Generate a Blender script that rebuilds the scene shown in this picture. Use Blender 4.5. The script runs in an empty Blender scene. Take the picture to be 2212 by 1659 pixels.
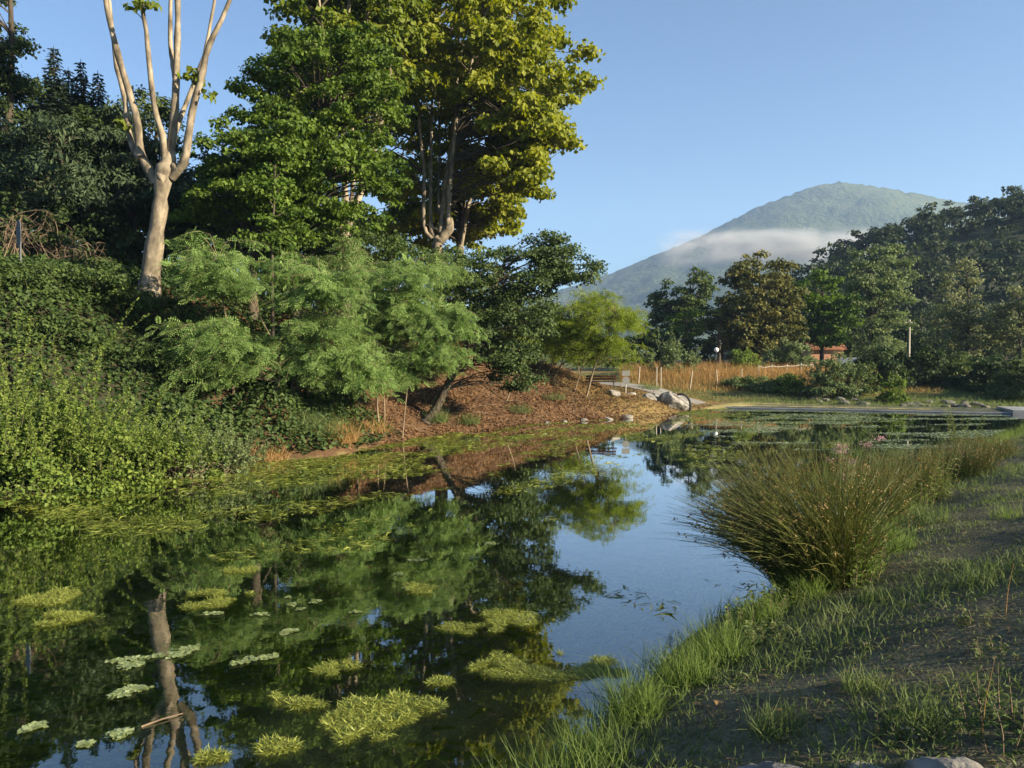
import bpy, math, numpy as np
from math import radians, sin, cos, pi

# ------------------------------------------------------------------ camera, sky, sun, exposure
SC = bpy.context.scene
COL = SC.collection
EYE, PITCH, FPX = 3.6, radians(2.04), 1699.0            # eye height over the water, tilt down, focal length (px of a 2212 px wide frame)
cam_d = bpy.data.cameras.new('camera')
cam = bpy.data.objects.new('camera', cam_d)
COL.objects.link(cam)
cam.location = (0, 0, EYE)
cam.rotation_euler = (pi / 2 - PITCH, 0, 0)
cam_d.sensor_fit = 'HORIZONTAL'
cam_d.sensor_width = 36
cam_d.lens = 36 * FPX / 2212
cam_d.clip_start = 0.05
cam_d.clip_end = 30000
SC.camera = cam

SUN_EL, SUN_AZ = radians(19), radians(114)               # azimuth clockwise from +Y
world = bpy.data.worlds.new('World')
SC.world = world
world.use_nodes = True
wn = world.node_tree.nodes
wl = world.node_tree.links
bg = wn['Background']
sky = wn.new('ShaderNodeTexSky')
sky.sky_type = 'NISHITA'
sky.sun_disc = False
sky.sun_elevation = SUN_EL
sky.sun_rotation = SUN_AZ
sky.altitude = 300
sky.air_density = 1.0
sky.dust_density = 0.3
sky.ozone_density = 4.5
wl.new(sky.outputs[0], bg.inputs[0])
bg.inputs[1].default_value = 0.05

sun_d = bpy.data.lights.new('sun', 'SUN')
sun_d.energy = 5.0
sun_d.angle = radians(0.6)
sun_d.color = (1.0, 0.87, 0.64)
sun = bpy.data.objects.new('sun', sun_d)
COL.objects.link(sun)
SUNV = np.array([cos(SUN_EL) * sin(SUN_AZ), cos(SUN_EL) * cos(SUN_AZ), sin(SUN_EL)])
from mathutils import Vector
sun.rotation_euler = Vector(SUNV).to_track_quat('Z', 'Y').to_euler()
sun.location = Vector(SUNV) * 60

SC.view_settings.view_transform = 'Standard'
SC.view_settings.look = 'None'
SC.view_settings.exposure = 1.92
SC.view_settings.gamma = 1.0
SC.view_settings.use_curve_mapping = False
SC.render.engine = 'CYCLES'
SC.cycles.max_bounces = 8
SC.cycles.diffuse_bounces = 2
SC.cycles.glossy_bounces = 2
SC.cycles.transmission_bounces = 3
SC.cycles.transparent_max_bounces = 8
SC.cycles.volume_bounces = 0
SC.cycles.caustics_reflective = False
SC.cycles.caustics_refractive = False
SC.cycles.use_denoising = True

# ------------------------------------------------------------------ helpers: places
def ray(u, v):
    a, b = (u - 1106) / FPX, -(v - 829.5) / FPX
    return np.array([a, cos(PITCH) + b * sin(PITCH), -sin(PITCH) + b * cos(PITCH)])

def at(u, v, D):
    d = ray(u, v)
    return np.array([0, 0, EYE]) + d * (D / d[1])

def onz(u, v, z=0.0):
    d = ray(u, v)
    return np.array([0, 0, EYE]) + d * ((z - EYE) / d[2])

RA = radians(36)
SD = np.array([sin(RA), cos(RA)])      # along the river, away from the camera
TD = np.array([cos(RA), -sin(RA)])     # across the river, towards the right bank
def st(x, y): return x * SD[0] + y * SD[1], x * TD[0] + y * TD[1]
def xy(s, t): return s * SD[0] + t * TD[0], s * SD[1] + t * TD[1]

# ------------------------------------------------------------------ helpers: noise
def _h(ix, iy, iz):
    n = (ix * 374761393 + iy * 668265263 + iz * 2147483647 * 3 + 1013904223) & 0xffffffff
    n = ((n ^ (n >> 13)) * 1274126177) & 0xffffffff
    n = ((n ^ (n >> 16)) * 2246822519) & 0xffffffff
    return (n & 0xffffff) / float(0xffffff)

def vnoise(x, y, z=0.0):
    x, y = np.asarray(x, float), np.asarray(y, float)
    z = np.zeros_like(x) + z
    xi, yi, zi = np.floor(x), np.floor(y), np.floor(z)
    fx, fy, fz = x - xi, y - yi, z - zi
    xi, yi, zi = xi.astype(np.int64), yi.astype(np.int64), zi.astype(np.int64)
    fx, fy, fz = [f * f * (3 - 2 * f) for f in (fx, fy, fz)]
    r = 0
    for dx in (0, 1):
        for dy in (0, 1):
            for dz in (0, 1):
                w = (fx if dx else 1 - fx) * (fy if dy else 1 - fy) * (fz if dz else 1 - fz)
                r = r + w * _h(xi + dx, yi + dy, zi + dz)
    return r

def fbm(x, y, z=0.0, o=4):
    r, a, tot = 0, 1.0, 0
    for i in range(o):
        r = r + a * vnoise(np.asarray(x) * 2 ** i + 17.3 * i, np.asarray(y) * 2 ** i + 5.1 * i, np.asarray(z) * 2 ** i + 3.7 * i)
        tot += a
        a *= 0.5
    return r / tot

def sm(x):
    x = np.clip(x, 0, 1)
    return x * x * (3 - 2 * x)

# ------------------------------------------------------------------ helpers: meshes
class MB:
    """collects vertices and faces of one mesh"""
    def __init__(self):
        self.V, self.F, self.M, self.T, self.S, self.n = [], [], [], [], [], 0
    def add(self, V, F, mat=0, tint=0.5, smooth=False):
        V = np.asarray(V, float).reshape(-1, 3)
        F = np.asarray(F, np.int64)
        if len(V) == 0 or len(F) == 0: return self
        self.V.append(V)
        self.F.append(F + self.n)
        self.M.append(np.full(len(F), mat, np.int32))
        self.S.append(np.full(len(F), smooth, bool))
        self.T.append(np.broadcast_to(np.asarray(tint, float), (len(V),)).copy())
        self.n += len(V)
        return self
    def mesh(self, name, mats):
        V = np.concatenate(self.V)
        me = bpy.data.meshes.new(name)
        me.vertices.add(len(V))
        me.vertices.foreach_set('co', V.astype(np.float32).ravel())
        li = np.concatenate([f.ravel() for f in self.F]).astype(np.int32)
        cnt = np.concatenate([np.full(len(f), f.shape[1], np.int32) for f in self.F])
        me.loops.add(len(li))
        me.loops.foreach_set('vertex_index', li)
        me.polygons.add(len(cnt))
        me.polygons.foreach_set('loop_start', np.concatenate([[0], np.cumsum(cnt)[:-1]]).astype(np.int32))
        me.polygons.foreach_set('material_index', np.concatenate(self.M))
        me.polygons.foreach_set('use_smooth', np.concatenate(self.S))
        a = me.attributes.new('tint', 'FLOAT', 'POINT')
        a.data.foreach_set('value', np.concatenate(self.T).astype(np.float32))
        for m in mats: me.materials.append(m)
        me.update(calc_edges=True)
        return me

def obj(name, mb, mats, parent=None, loc=(0, 0, 0)):
    if not isinstance(mats, (list, tuple)): mats = [mats]
    me = mb if isinstance(mb, bpy.types.Mesh) else mb.mesh(name, mats)
    o = bpy.data.objects.new(name, me)
    COL.objects.link(o)
    o.location = loc
    if parent: o.parent = parent
    return o

def tag(o, label, cat=None, group=None, kind=None):
    o['label'] = label
    if cat: o['category'] = cat
    if group: o['group'] = group
    if kind: o['kind'] = kind
    return o

def thing(name, label, cat, loc=(0, 0, 0), rz=0.0, group=None):
    o = bpy.data.objects.new(name, None)
    o.empty_display_size = 0.2
    COL.objects.link(o)
    o.location = loc
    o.rotation_euler = (0, 0, rz)
    return tag(o, label, cat, group)

def copy_thing(src, loc, rz, label, scale=1.0, group=None):
    r = src.copy()
    COL.objects.link(r)
    r.location = loc
    r.rotation_euler = (0, 0, rz)
    r.scale = (scale, scale, scale) if np.isscalar(scale) else scale
    r['label'] = label
    if group: r['group'] = group
    for ch in src.children:
        c = ch.copy()
        COL.objects.link(c)
        c.parent = r
        for g in ch.children:
            d = g.copy()
            COL.objects.link(d)
            d.parent = c
    return r

def norm(v): return v / (np.linalg.norm(v, axis=-1, keepdims=True) + 1e-9)

def inst(tV, tF, pos, axis, up, scale):
    """copies of a template: x of the template along axis, z near up; scale (N,) or (N,3)"""
    pos = np.asarray(pos, float)
    N, m = len(pos), len(tV)
    a = norm(axis)
    b = norm(np.cross(up, a))
    c = np.cross(a, b)
    scale = np.asarray(scale, float)
    if scale.ndim < 2: scale = np.repeat(np.broadcast_to(scale, (N,))[:, None], 3, 1)
    L = tV[None, :, :] * scale[:, None, :]
    V = pos[:, None, :] + L[..., 0:1] * a[:, None, :] + L[..., 1:2] * b[:, None, :] + L[..., 2:3] * c[:, None, :]
    F = tF[None, :, :] + (np.arange(N) * m)[:, None, None]
    return V.reshape(-1, 3), F.reshape(-1, tF.shape[1])

LEAF_V = np.array([[0, 0, 0], [.45, .36, .08], [1, 0, -.06], [.45, -.36, .08]])
LEAF_F = np.array([[0, 1, 2, 3]])
WIDE_V = np.array([[0, 0, 0], [.42, .46, .08], [1, .04, -.06], [.5, -.44, .08]])
LOBE_V = np.array([[0, 0, 0], [.3, .5, .06], [.62, .3, .05], [1, 0, -.08], [.62, -.3, .05], [.3, -.5, .06]])
LOBE_F = np.array([[0, 1, 2, 3], [0, 3, 4, 5]])
NEED_V = np.array([[0, -.07, 0], [.6, -.17, 0], [1, 0, -.1], [.6, .17, 0]])
def frond_template(pairs=6):
    V, F = [], []
    for i in range(pairs):
        f = (i + .7) / (pairs + .3)
        z = -.20 * f * f
        w = .36 * (1 - .5 * abs(f - .45))
        for sd in (-1, 1):
            k = len(V)
            V += [[f, 0, z], [f + .075, sd * w * .55, z + .02], [f + .04, sd * w, z - .05], [f - .055, sd * w * .5, z - .02]]
            F.append([k, k + 1, k + 2, k + 3])
    k = len(V)
    V += [[.93, 0, -.2], [1.0, .07, -.22], [1.14, 0, -.28], [1.0, -.07, -.22]]
    F.append([k, k + 1, k + 2, k + 3])
    return np.array(V), np.array(F)
FROND_V, FROND_F = frond_template(5)
FROND4_V, FROND4_F = frond_template(3)

def rand_dir(r, n):
    v = r.normal(size=(n, 3))
    return norm(v)

def leafset(r, P, out, size, up=0.5, tv=LEAF_V, tf=LEAF_F, droop=0.0, var=0.3):
    """leaf copies at points P; out = outward directions; returns V, F"""
    n = len(P)
    nrm = norm(out * .75 + rand_dir(r, n) * .75 + np.array([0, 0, up * .75]))
    ax = norm(np.cross(nrm, rand_dir(r, n)) + np.array([0, 0, -droop]))
    return inst(tv, tf, P, ax, nrm, 1.1 * size * r.uniform(1 - var, 1 + var, n))

def tube(P, R, sides=6, cap=True):
    P = np.asarray(P, float)
    R = np.broadcast_to(np.asarray(R, float), (len(P),))
    T = np.gradient(P, axis=0)
    T = norm(T)
    ref = np.array([.31, .95, .05]) if abs(T[0] @ np.array([.31, .95, .05])) < .9 else np.array([1., 0, 0])
    A = norm(np.cross(T, ref))
    B = np.cross(T, A)
    th = np.arange(sides) * 2 * pi / sides
    V = P[:, None] + R[:, None, None] * (np.cos(th)[None, :, None] * A[:, None] + np.sin(th)[None, :, None] * B[:, None])
    k = len(P)
    i, j = np.meshgrid(np.arange(k - 1), np.arange(sides), indexing='ij')
    j2 = (j + 1) % sides
    F = np.stack([i * sides + j, i * sides + j2, (i + 1) * sides + j2, (i + 1) * sides + j], -1).reshape(-1, 4)
    return V.reshape(-1, 3), F

def smoothline(P, n):
    """Catmull-Rom through P"""
    P = np.asarray(P, float)
    Q = np.vstack([2 * P[0] - P[1], P, 2 * P[-1] - P[-2]])
    k = len(P) - 1
    ts = np.linspace(0, k - 1e-6, n)
    out = []
    for t in ts:
        i = int(t)
        f = t - i
        p0, p1, p2, p3 = Q[i], Q[i + 1], Q[i + 2], Q[i + 3]
        out.append(.5 * (2 * p1 + (p2 - p0) * f + (2 * p0 - 5 * p1 + 4 * p2 - p3) * f * f + (3 * p1 - p0 - 3 * p2 + p3) * f ** 3))
    return np.array(out)

def box(mb, c, half, rz=0, mat=0, tint=.5, rx=0):
    X = np.array([[x, y, z] for x in (-1, 1) for y in (-1, 1) for z in (-1, 1)], float) * np.asarray(half)
    ca, sa = cos(rx), sin(rx)
    X = np.stack([X[:, 0], X[:, 1] * ca - X[:, 2] * sa, X[:, 1] * sa + X[:, 2] * ca], 1)
    ca, sa = cos(rz), sin(rz)
    X = np.stack([X[:, 0] * ca - X[:, 1] * sa, X[:, 0] * sa + X[:, 1] * ca, X[:, 2]], 1) + np.asarray(c)
    mb.add(X, [[0, 1, 3, 2], [4, 6, 7, 5], [0, 4, 5, 1], [2, 3, 7, 6], [0, 2, 6, 4], [1, 5, 7, 3]], mat, tint)
    return mb

# ------------------------------------------------------------------ materials
def mat_new(name):
    m = bpy.data.materials.new(name)
    m.use_nodes = True
    nt = m.node_tree
    return m, nt, nt.nodes, nt.links, nt.nodes['Principled BSDF']

def leaf_mat(name, dark, light, transl=0.35, rough=0.6, spec=0.22):
    m, nt, N, L, p = mat_new(name)
    at_ = N.new('ShaderNodeAttribute')
    at_.attribute_name = 'tint'
    mx = N.new('ShaderNodeMix')
    mx.data_type = 'RGBA'
    mx.inputs[6].default_value = (*dark, 1)
    mx.inputs[7].default_value = (*light, 1)
    L.new(at_.outputs['Fac'], mx.inputs[0])
    L.new(mx.outputs[2], p.inputs['Base Color'])
    p.inputs['Roughness'].default_value = rough
    p.inputs['Specular IOR Level'].default_value = spec
    t = N.new('ShaderNodeBsdfTranslucent')
    hs = N.new('ShaderNodeHueSaturation')
    hs.inputs['Saturation'].default_value = 1.1
    hs.inputs['Value'].default_value = 1.25
    L.new(mx.outputs[2], hs.inputs['Color'])
    L.new(hs.outputs[0], t.inputs[0])
    ms = N.new('ShaderNodeMixShader')
    ms.inputs[0].default_value = transl
    L.new(p.outputs[0], ms.inputs[1])
    L.new(t.outputs[0], ms.inputs[2])
    L.new(ms.outputs[0], N['Material Output'].inputs[0])
    return m

def noise_mat(name, cols, scale=4.0, rough=0.9, bump=0.3, detail=6, stretch=(1, 1, 1), bscale=None, spec=0.3, dist=0.02):
    """colour ramp over object-space noise + bump"""
    m, nt, N, L, p = mat_new(name)
    tc = N.new('ShaderNodeTexCoord')
    mp = N.new('ShaderNodeMapping')
    mp.inputs['Scale'].default_value = stretch
    L.new(tc.outputs['Object'], mp.inputs[0])
    nz = N.new('ShaderNodeTexNoise')
    nz.inputs['Scale'].default_value = scale
    nz.inputs['Detail'].default_value = detail
    nz.inputs['Roughness'].default_value = 0.62
    L.new(mp.outputs[0], nz.inputs['Vector'])
    cr = N.new('ShaderNodeValToRGB')
    els = cr.color_ramp.elements
    k = len(cols)
    els[0].position, els[1].position = .32, .68
    els[0].color, els[1].color = (*cols[0], 1), (*cols[-1], 1)
    for i in range(1, k - 1):
        e = els.new(.32 + .36 * i / (k - 1))
        e.color = (*cols[i], 1)
    L.new(nz.outputs[0], cr.inputs[0])
    L.new(cr.outputs[0], p.inputs['Base Color'])
    p.inputs['Roughness'].default_value = rough
    p.inputs['Specular IOR Level'].default_value = spec
    if bump:
        n2 = N.new('ShaderNodeTexNoise')
        n2.inputs['Scale'].default_value = bscale or scale * 3
        n2.inputs['Detail'].default_value = 5
        L.new(mp.outputs[0], n2.inputs['Vector'])
        b = N.new('ShaderNodeBump')
        b.inputs['Strength'].default_value = bump
        b.inputs['Distance'].default_value = dist
        L.new(n2.outputs[0], b.inputs['Height'])
        L.new(b.outputs[0], p.inputs['Normal'])
    return m

def plain_mat(name, col, rough=0.6, metal=0.0, spec=.4, var=.12, scale=8):
    a = tuple(c * (1 - var) for c in col)
    b = tuple(min(1, c * (1 + var)) for c in col)
    m = noise_mat(name, [a, b], scale, rough, .08, 4, spec=spec)
    m.node_tree.nodes['Principled BSDF'].inputs['Metallic'].default_value = metal
    return m

M = {}
M['plane_leaf'] = leaf_mat('plane_leaf', (.120, .150, .014), (.310, .320, .032), .45)
M['plane_leaf_green'] = leaf_mat('plane_leaf_green', (.075, .115, .014), (.22, .25, .030), .42)
M['maple_leaf'] = leaf_mat('maple_leaf', (.042, .085, .013), (.155, .220, .030), .40)
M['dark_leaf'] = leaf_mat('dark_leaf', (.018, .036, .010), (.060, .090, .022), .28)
M['fir_needle'] = leaf_mat('fir_needle', (.024, .046, .026), (.075, .110, .055), .2)
M['cedar_needle'] = leaf_mat('cedar_needle', (.022, .042, .020), (.075, .105, .045), .2)
M['robinia_leaf'] = leaf_mat('robinia_leaf', (.085, .150, .036), (.260, .370, .110), .45)
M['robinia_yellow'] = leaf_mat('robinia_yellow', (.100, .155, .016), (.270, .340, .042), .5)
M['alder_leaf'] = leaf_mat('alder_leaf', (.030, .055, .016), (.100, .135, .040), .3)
M['shrub_leaf'] = leaf_mat('shrub_leaf', (.055, .100, .015), (.225, .290, .055), .4)
M['bramble_leaf_shaded'] = leaf_mat('bramble_leaf_shaded', (.024, .050, .013), (.095, .135, .032), .3)  # darkened colour: paints in the shade lying on the left slope
M['chestnut_leaf'] = leaf_mat('chestnut_leaf', (.040, .056, .012), (.190, .170, .045), .3)
M['far_leaf'] = leaf_mat('far_leaf', (.036, .062, .018), (.12, .155, .042), .3)
M['bright_leaf'] = leaf_mat('bright_leaf', (.045, .095, .012), (.150, .220, .030), .4)
M['pale_leaf'] = leaf_mat('pale_leaf', (.085, .105, .042), (.270, .280, .130), .38)
M['willow_leaf'] = leaf_mat('willow_leaf', (.070, .105, .036), (.220, .265, .110), .38)
M['hill_leaf_shaded'] = leaf_mat('hill_leaf_shaded', (.018, .032, .011), (.055, .072, .022), .25)  # dark wood, with the shade on the hill also put into the colour
M['dry_leaf'] = leaf_mat('dry_leaf', (.070, .034, .016), (.27, .15, .07), .2)
M['straw'] = leaf_mat('straw', (.20, .11, .035), (.52, .33, .13), .35)
M['grass'] = leaf_mat('grass', (.065, .100, .030), (.200, .240, .080), .4)
M['lush_grass'] = leaf_mat('lush_grass', (.065, .115, .024), (.210, .270, .070), .45)
M['thatch'] = leaf_mat('thatch', (.06, .042, .024), (.22, .16, .09), .2)
M['rush'] = leaf_mat('rush', (.065, .095, .022), (.31, .32, .085), .25, .45, .4)
M['seed'] = leaf_mat('seed', (.10, .065, .02), (.27, .19, .07), .2)
M['pink'] = leaf_mat('pink', (.32, .17, .18), (.50, .33, .32), .3)
M['algae'] = leaf_mat('algae', (.11, .135, .014), (.36, .39, .085), .3, .45, .4)
M['pad'] = leaf_mat('pad', (.16, .21, .06), (.40, .45, .22), .2, .25, .6)
M['weed'] = leaf_mat('weed', (.130, .200, .014), (.400, .460, .050), .4)
M['twig'] = noise_mat('twig', [(.10, .07, .045), (.22, .16, .10)], 6, .8, .2)
M['green_twig'] = noise_mat('green_twig', [(.05, .055, .02), (.10, .10, .04)], 6, .8, .2)
M['dead_twig'] = noise_mat('dead_twig', [(.10, .07, .045), (.24, .17, .11)], 6, .8, .2)
M['dark_bark'] = noise_mat('dark_bark', [(.035, .028, .020), (.09, .07, .05)], 8, .9, .5, stretch=(1, 1, .25))
M['robinia_bark'] = noise_mat('robinia_bark', [(.12, .085, .055), (.26, .19, .12)], 9, .85, .4, stretch=(1, 1, .25))
M['plane_bark'] = noise_mat('plane_bark', [(.065, .052, .036), (.18, .145, .10), (.35, .285, .205)], 2.8, .85, .5, stretch=(1, 1, .45), bscale=9)
M['rock'] = noise_mat('rock', [(.10, .09, .08), (.22, .20, .17), (.36, .33, .29)], 2.2, .9, .6, bscale=7, dist=.05)
M['river_rock'] = noise_mat('river_rock', [(.05, .045, .04), (.13, .12, .10), (.2, .18, .16)], 2.2, .9, .6, bscale=7, dist=.05)
M['pale_rock'] = noise_mat('pale_rock', [(.14, .125, .105), (.34, .31, .27)], 3, .9, .6, bscale=9, dist=.04)
M['black_rock'] = noise_mat('black_rock', [(.012, .012, .012), (.04, .038, .036)], 4, .7, .5, dist=.04)
M['asphalt'] = noise_mat('asphalt', [(.16, .145, .125), (.26, .24, .205)], .9, .92, .2, bscale=30)
M['wet_concrete'] = noise_mat('wet_concrete', [(.10, .10, .095), (.22, .215, .20)], .8, .16, .12, bscale=6, spec=.6)
M['concrete'] = noise_mat('concrete', [(.20, .20, .19), (.38, .37, .35)], .8, .5, .3, bscale=6)
M['wood_brown'] = noise_mat('wood_brown', [(.055, .020, .010), (.11, .045, .022)], 3, .45, .1, stretch=(.3, 6, 6))
M['iron'] = plain_mat('iron', (.02, .02, .02), .5)
M['post_wood'] = plain_mat('post_wood', (.42, .38, .32), .8)
M['grey_metal'] = plain_mat('grey_metal', (.30, .31, .32), .45, .6)
M['sign_back'] = plain_mat('sign_back', (.13, .13, .125), .6)
M['dark_sign'] = plain_mat('dark_sign', (.09, .095, .10), .6)
M['white_paint'] = plain_mat('white_paint', (.78, .78, .76), .35)
M['globe'] = plain_mat('globe', (.82, .82, .80), .3)
M['dark_glass'] = plain_mat('dark_glass', (.02, .024, .028), .08)
M['tyre'] = plain_mat('tyre', (.02, .02, .02), .8)
M['plaster'] = noise_mat('plaster', [(.42, .22, .13), (.55, .31, .20)], 1.5, .9, .1)
M['roof_tile'] = noise_mat('roof_tile', [(.22, .09, .05), (.36, .16, .09)], 4, .9, .3)
M['tape'] = plain_mat('tape', (.75, .72, .66), .5)

# ground: colour zones come with the mesh, the shader adds grain
m, nt, N, L, p = mat_new('ground_soil')
ca = N.new('ShaderNodeAttribute'); ca.attribute_name = 'zone'
tc = N.new('ShaderNodeTexCoord')
n1 = N.new('ShaderNodeTexNoise'); n1.inputs['Scale'].default_value = 2.2; n1.inputs['Detail'].default_value = 8; n1.inputs['Roughness'].default_value = .7
L.new(tc.outputs['Object'], n1.inputs['Vector'])
n2 = N.new('ShaderNodeTexNoise'); n2.inputs['Scale'].default_value = 26; n2.inputs['Detail'].default_value = 5
L.new(tc.outputs['Object'], n2.inputs['Vector'])
ad = N.new('ShaderNodeMath'); ad.operation = 'ADD'
L.new(n1.outputs[0], ad.inputs[0]); L.new(n2.outputs[0], ad.inputs[1])
mr = N.new('ShaderNodeMapRange'); mr.inputs[1].default_value = .7; mr.inputs[2].default_value = 1.35; mr.inputs[3].default_value = .45; mr.inputs[4].default_value = 1.6
L.new(ad.outputs[0], mr.inputs[0])
vm = N.new('ShaderNodeVectorMath'); vm.operation = 'SCALE'
L.new(ca.outputs['Color'], vm.inputs[0]); L.new(mr.outputs[0], vm.inputs['Scale'])
L.new(vm.outputs[0], p.inputs['Base Color'])
p.inputs['Roughness'].default_value = .95
p.inputs['Specular IOR Level'].default_value = .15
bp = N.new('ShaderNodeBump'); bp.inputs['Strength'].default_value = .7; bp.inputs['Distance'].default_value = .05
L.new(ad.outputs[0], bp.inputs['Height']); L.new(bp.outputs[0], p.inputs['Normal'])
M['ground'] = m

# water: mirror by Fresnel over a tinted see-through body
m, nt, N, L, p = mat_new('water_surface')
N.remove(p)
tc = N.new('ShaderNodeTexCoord')
mp = N.new('ShaderNodeMapping'); mp.inputs['Scale'].default_value = (1, 1, 1)
L.new(tc.outputs['Object'], mp.inputs[0])
nz = N.new('ShaderNodeTexNoise'); nz.inputs['Scale'].default_value = 2.5; nz.inputs['Detail'].default_value = 3
L.new(mp.outputs[0], nz.inputs['Vector'])
b = N.new('ShaderNodeBump'); b.inputs['Strength'].default_value = .018; b.inputs['Distance'].default_value = .05
L.new(nz.outputs[0], b.inputs['Height'])
fr = N.new('ShaderNodeFresnel'); fr.inputs['IOR'].default_value = 1.33
g = N.new('ShaderNodeBsdfGlossy'); g.inputs['Roughness'].default_value = .015; g.inputs['Color'].default_value = (.95, .96, .96, 1)
L.new(b.outputs[0], g.inputs['Normal'])
tr = N.new('ShaderNodeBsdfTransparent'); tr.inputs['Color'].default_value = (.92, .95, .78, 1)
ms = N.new('ShaderNodeMixShader')
q1 = N.new('ShaderNodeMath'); q1.operation = 'SUBTRACT'; q1.inputs[0].default_value = 1.0; L.new(fr.outputs[0], q1.inputs[1])
q2 = N.new('ShaderNodeMath'); q2.operation = 'POWER'; L.new(q1.outputs[0], q2.inputs[0]); q2.inputs[1].default_value = 3.3
q3 = N.new('ShaderNodeMath'); q3.operation = 'SUBTRACT'; q3.inputs[0].default_value = 1.0; L.new(q2.outputs[0], q3.inputs[1])
L.new(q3.outputs[0], ms.inputs[0]); L.new(tr.outputs[0], ms.inputs[1]); L.new(g.outputs[0], ms.inputs[2])
L.new(ms.outputs[0], N['Material Output'].inputs[0])
M['water'] = m

# ------------------------------------------------------------------ terrain
LSH = np.array([st(*onz(u, v)[:2]) for u, v in [(0, 1078), (150, 1058), (300, 1038), (480, 1012), (560, 997), (720, 987), (830, 962), (930, 938), (1060, 930), (1150, 917), (1330, 906), (1450, 897), (1478, 890)]])
LSH = LSH[np.argsort(LSH[:, 0])]
RSH = np.array([st(*onz(u, v)[:2]) for u, v in [(1190, 1665), (1340, 1510), (1475, 1370), (1600, 1312), (1720, 1262), (1840, 1170), (1930, 1105), (2075, 992), (2150, 955), (2212, 935)]])
RSH = RSH[np.argsort(RSH[:, 0])]
def tL(s): return np.interp(s, np.r_[-200, LSH[0, 0] - 2, LSH[:, 0], LSH[-1, 0] + 6, 60, 200], np.r_[LSH[0, 1], LSH[0, 1], LSH[:, 1], LSH[-1, 1], LSH[-1, 1], LSH[-1, 1]])
def tR(s): return np.interp(s, np.r_[-200, RSH[:, 0], 200], np.r_[RSH[0, 1], RSH[:, 1], RSH[-1, 1]])
CW0, CW1 = np.array([13.2, 56.4]), np.array([31.6, 50.2])      # causeway centre line
cwd = (CW1 - CW0) / np.linalg.norm(CW1 - CW0)
cwn = np.array([-cwd[1], cwd[0]])                              # points away from the camera
ROAD = np.array([[-12, 74, 2.0], [-2, 68, 1.8], [4.0, 63.5, 1.65], [8.0, 60, 1.45], [10.2, 58.2, 1.15], [12.0, 57, .6], [13.6, 56.2, .17]])
def road_dist(x, y):
    best, bz = np.full(np.shape(x), 1e9), np.zeros(np.shape(x))
    for a, b_ in zip(ROAD[:-1], ROAD[1:]):
        d = b_[:2] - a[:2]
        f = np.clip(((x - a[0]) * d[0] + (y - a[1]) * d[1]) / (d @ d), 0, 1)
        dd = np.hypot(x - a[0] - f * d[0], y - a[1] - f * d[1])
        z = a[2] + f * (b_[2] - a[2])
        bz = np.where(dd < best, z, bz)
        best = np.minimum(best, dd)
    return best, bz
def Hbase(x, y):
    x, y = np.asarray(x, float), np.asarray(y, float)
    s, t = st(x, y)
    dl, dr = tL(s) - t, t - tR(s)
    hs = np.interp(s, [-50, 0, 20, 30, 38, 42, 45, 49, 60], [7, 7, 6.6, 5.0, 4.0, 3.0, 1.15, .45, .7])
    w = np.interp(s, [0, 20, 30, 40, 50], [10, 10, 9, 7, 5])
    lip = np.interp(s, [0, 30, 42, 47, 60], [.5, .6, 1.0, .4, .4])
    fade = sm((48 - s) / 14)
    hl = lip * sm(dl / 1.6) + (hs - lip) * sm((dl - .6) / w) + .22 * np.clip(dl - w, 0, 60) * fade
    hl = hl + (fbm(x * .35, y * .35, 1.0) - .5) * .7 * sm(dl / 3)
    hr = .22 * sm(dr / .5) + .27 * np.clip(dr - .3, 0, 7.5)
    hr = hr + (fbm(x * .8, y * .8, 2.0) - .5) * .28 * sm(dr / 1.2)
    cwv = (x - CW0[0]) * cwn[0] + (y - CW0[1]) * cwn[1]       # distance beyond the causeway
    cwu = (x - CW0[0]) * cwd[0] + (y - CW0[1]) * cwd[1]
    side = sm((cwu - 6) / 14)
    hf = .12 + (1.75 * (1 - side) + 1.0 * side) * sm((cwv - 2 - 2 * side) / 15) + (fbm(x * .3, y * .3, 3.0) - .5) * .4 * sm((cwv - 2) / 3)
    dw = np.minimum(-dl, -dr)
    bed = -np.clip(.10 + .30 * dw, 0, .95) + (fbm(x * .6, y * .6, 4.0) - .5) * .22 * sm(dw / 1.0)
    inch = np.where(cwv < -.5, bed, hf)
    bl = sm((s - 46) / 8)
    hleft = hl * (1 - bl) + np.where(cwv > 0, np.maximum(hf, .15), hl) * bl
    br = sm((s - 56) / 6)
    hright = hr * (1 - br) + np.maximum(hf, .15) * br
    h = np.where(dl > 0, hleft, np.where(dr > 0, hright, inch))
    far = np.hypot(x, y)
    return h * sm((2600 - far) / 1500)
def H(x, y):
    h = Hbase(x, y)
    d, z = road_dist(np.asarray(x, float), np.asarray(y, float))
    k = sm((4.2 - d) / 2.4)
    return h * (1 - k) + z * k
def gp(u, D, dz=0.0):
    x = (u - 1106) / FPX * D
    return np.array([x, D, float(H(x, D)) + dz])

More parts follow.
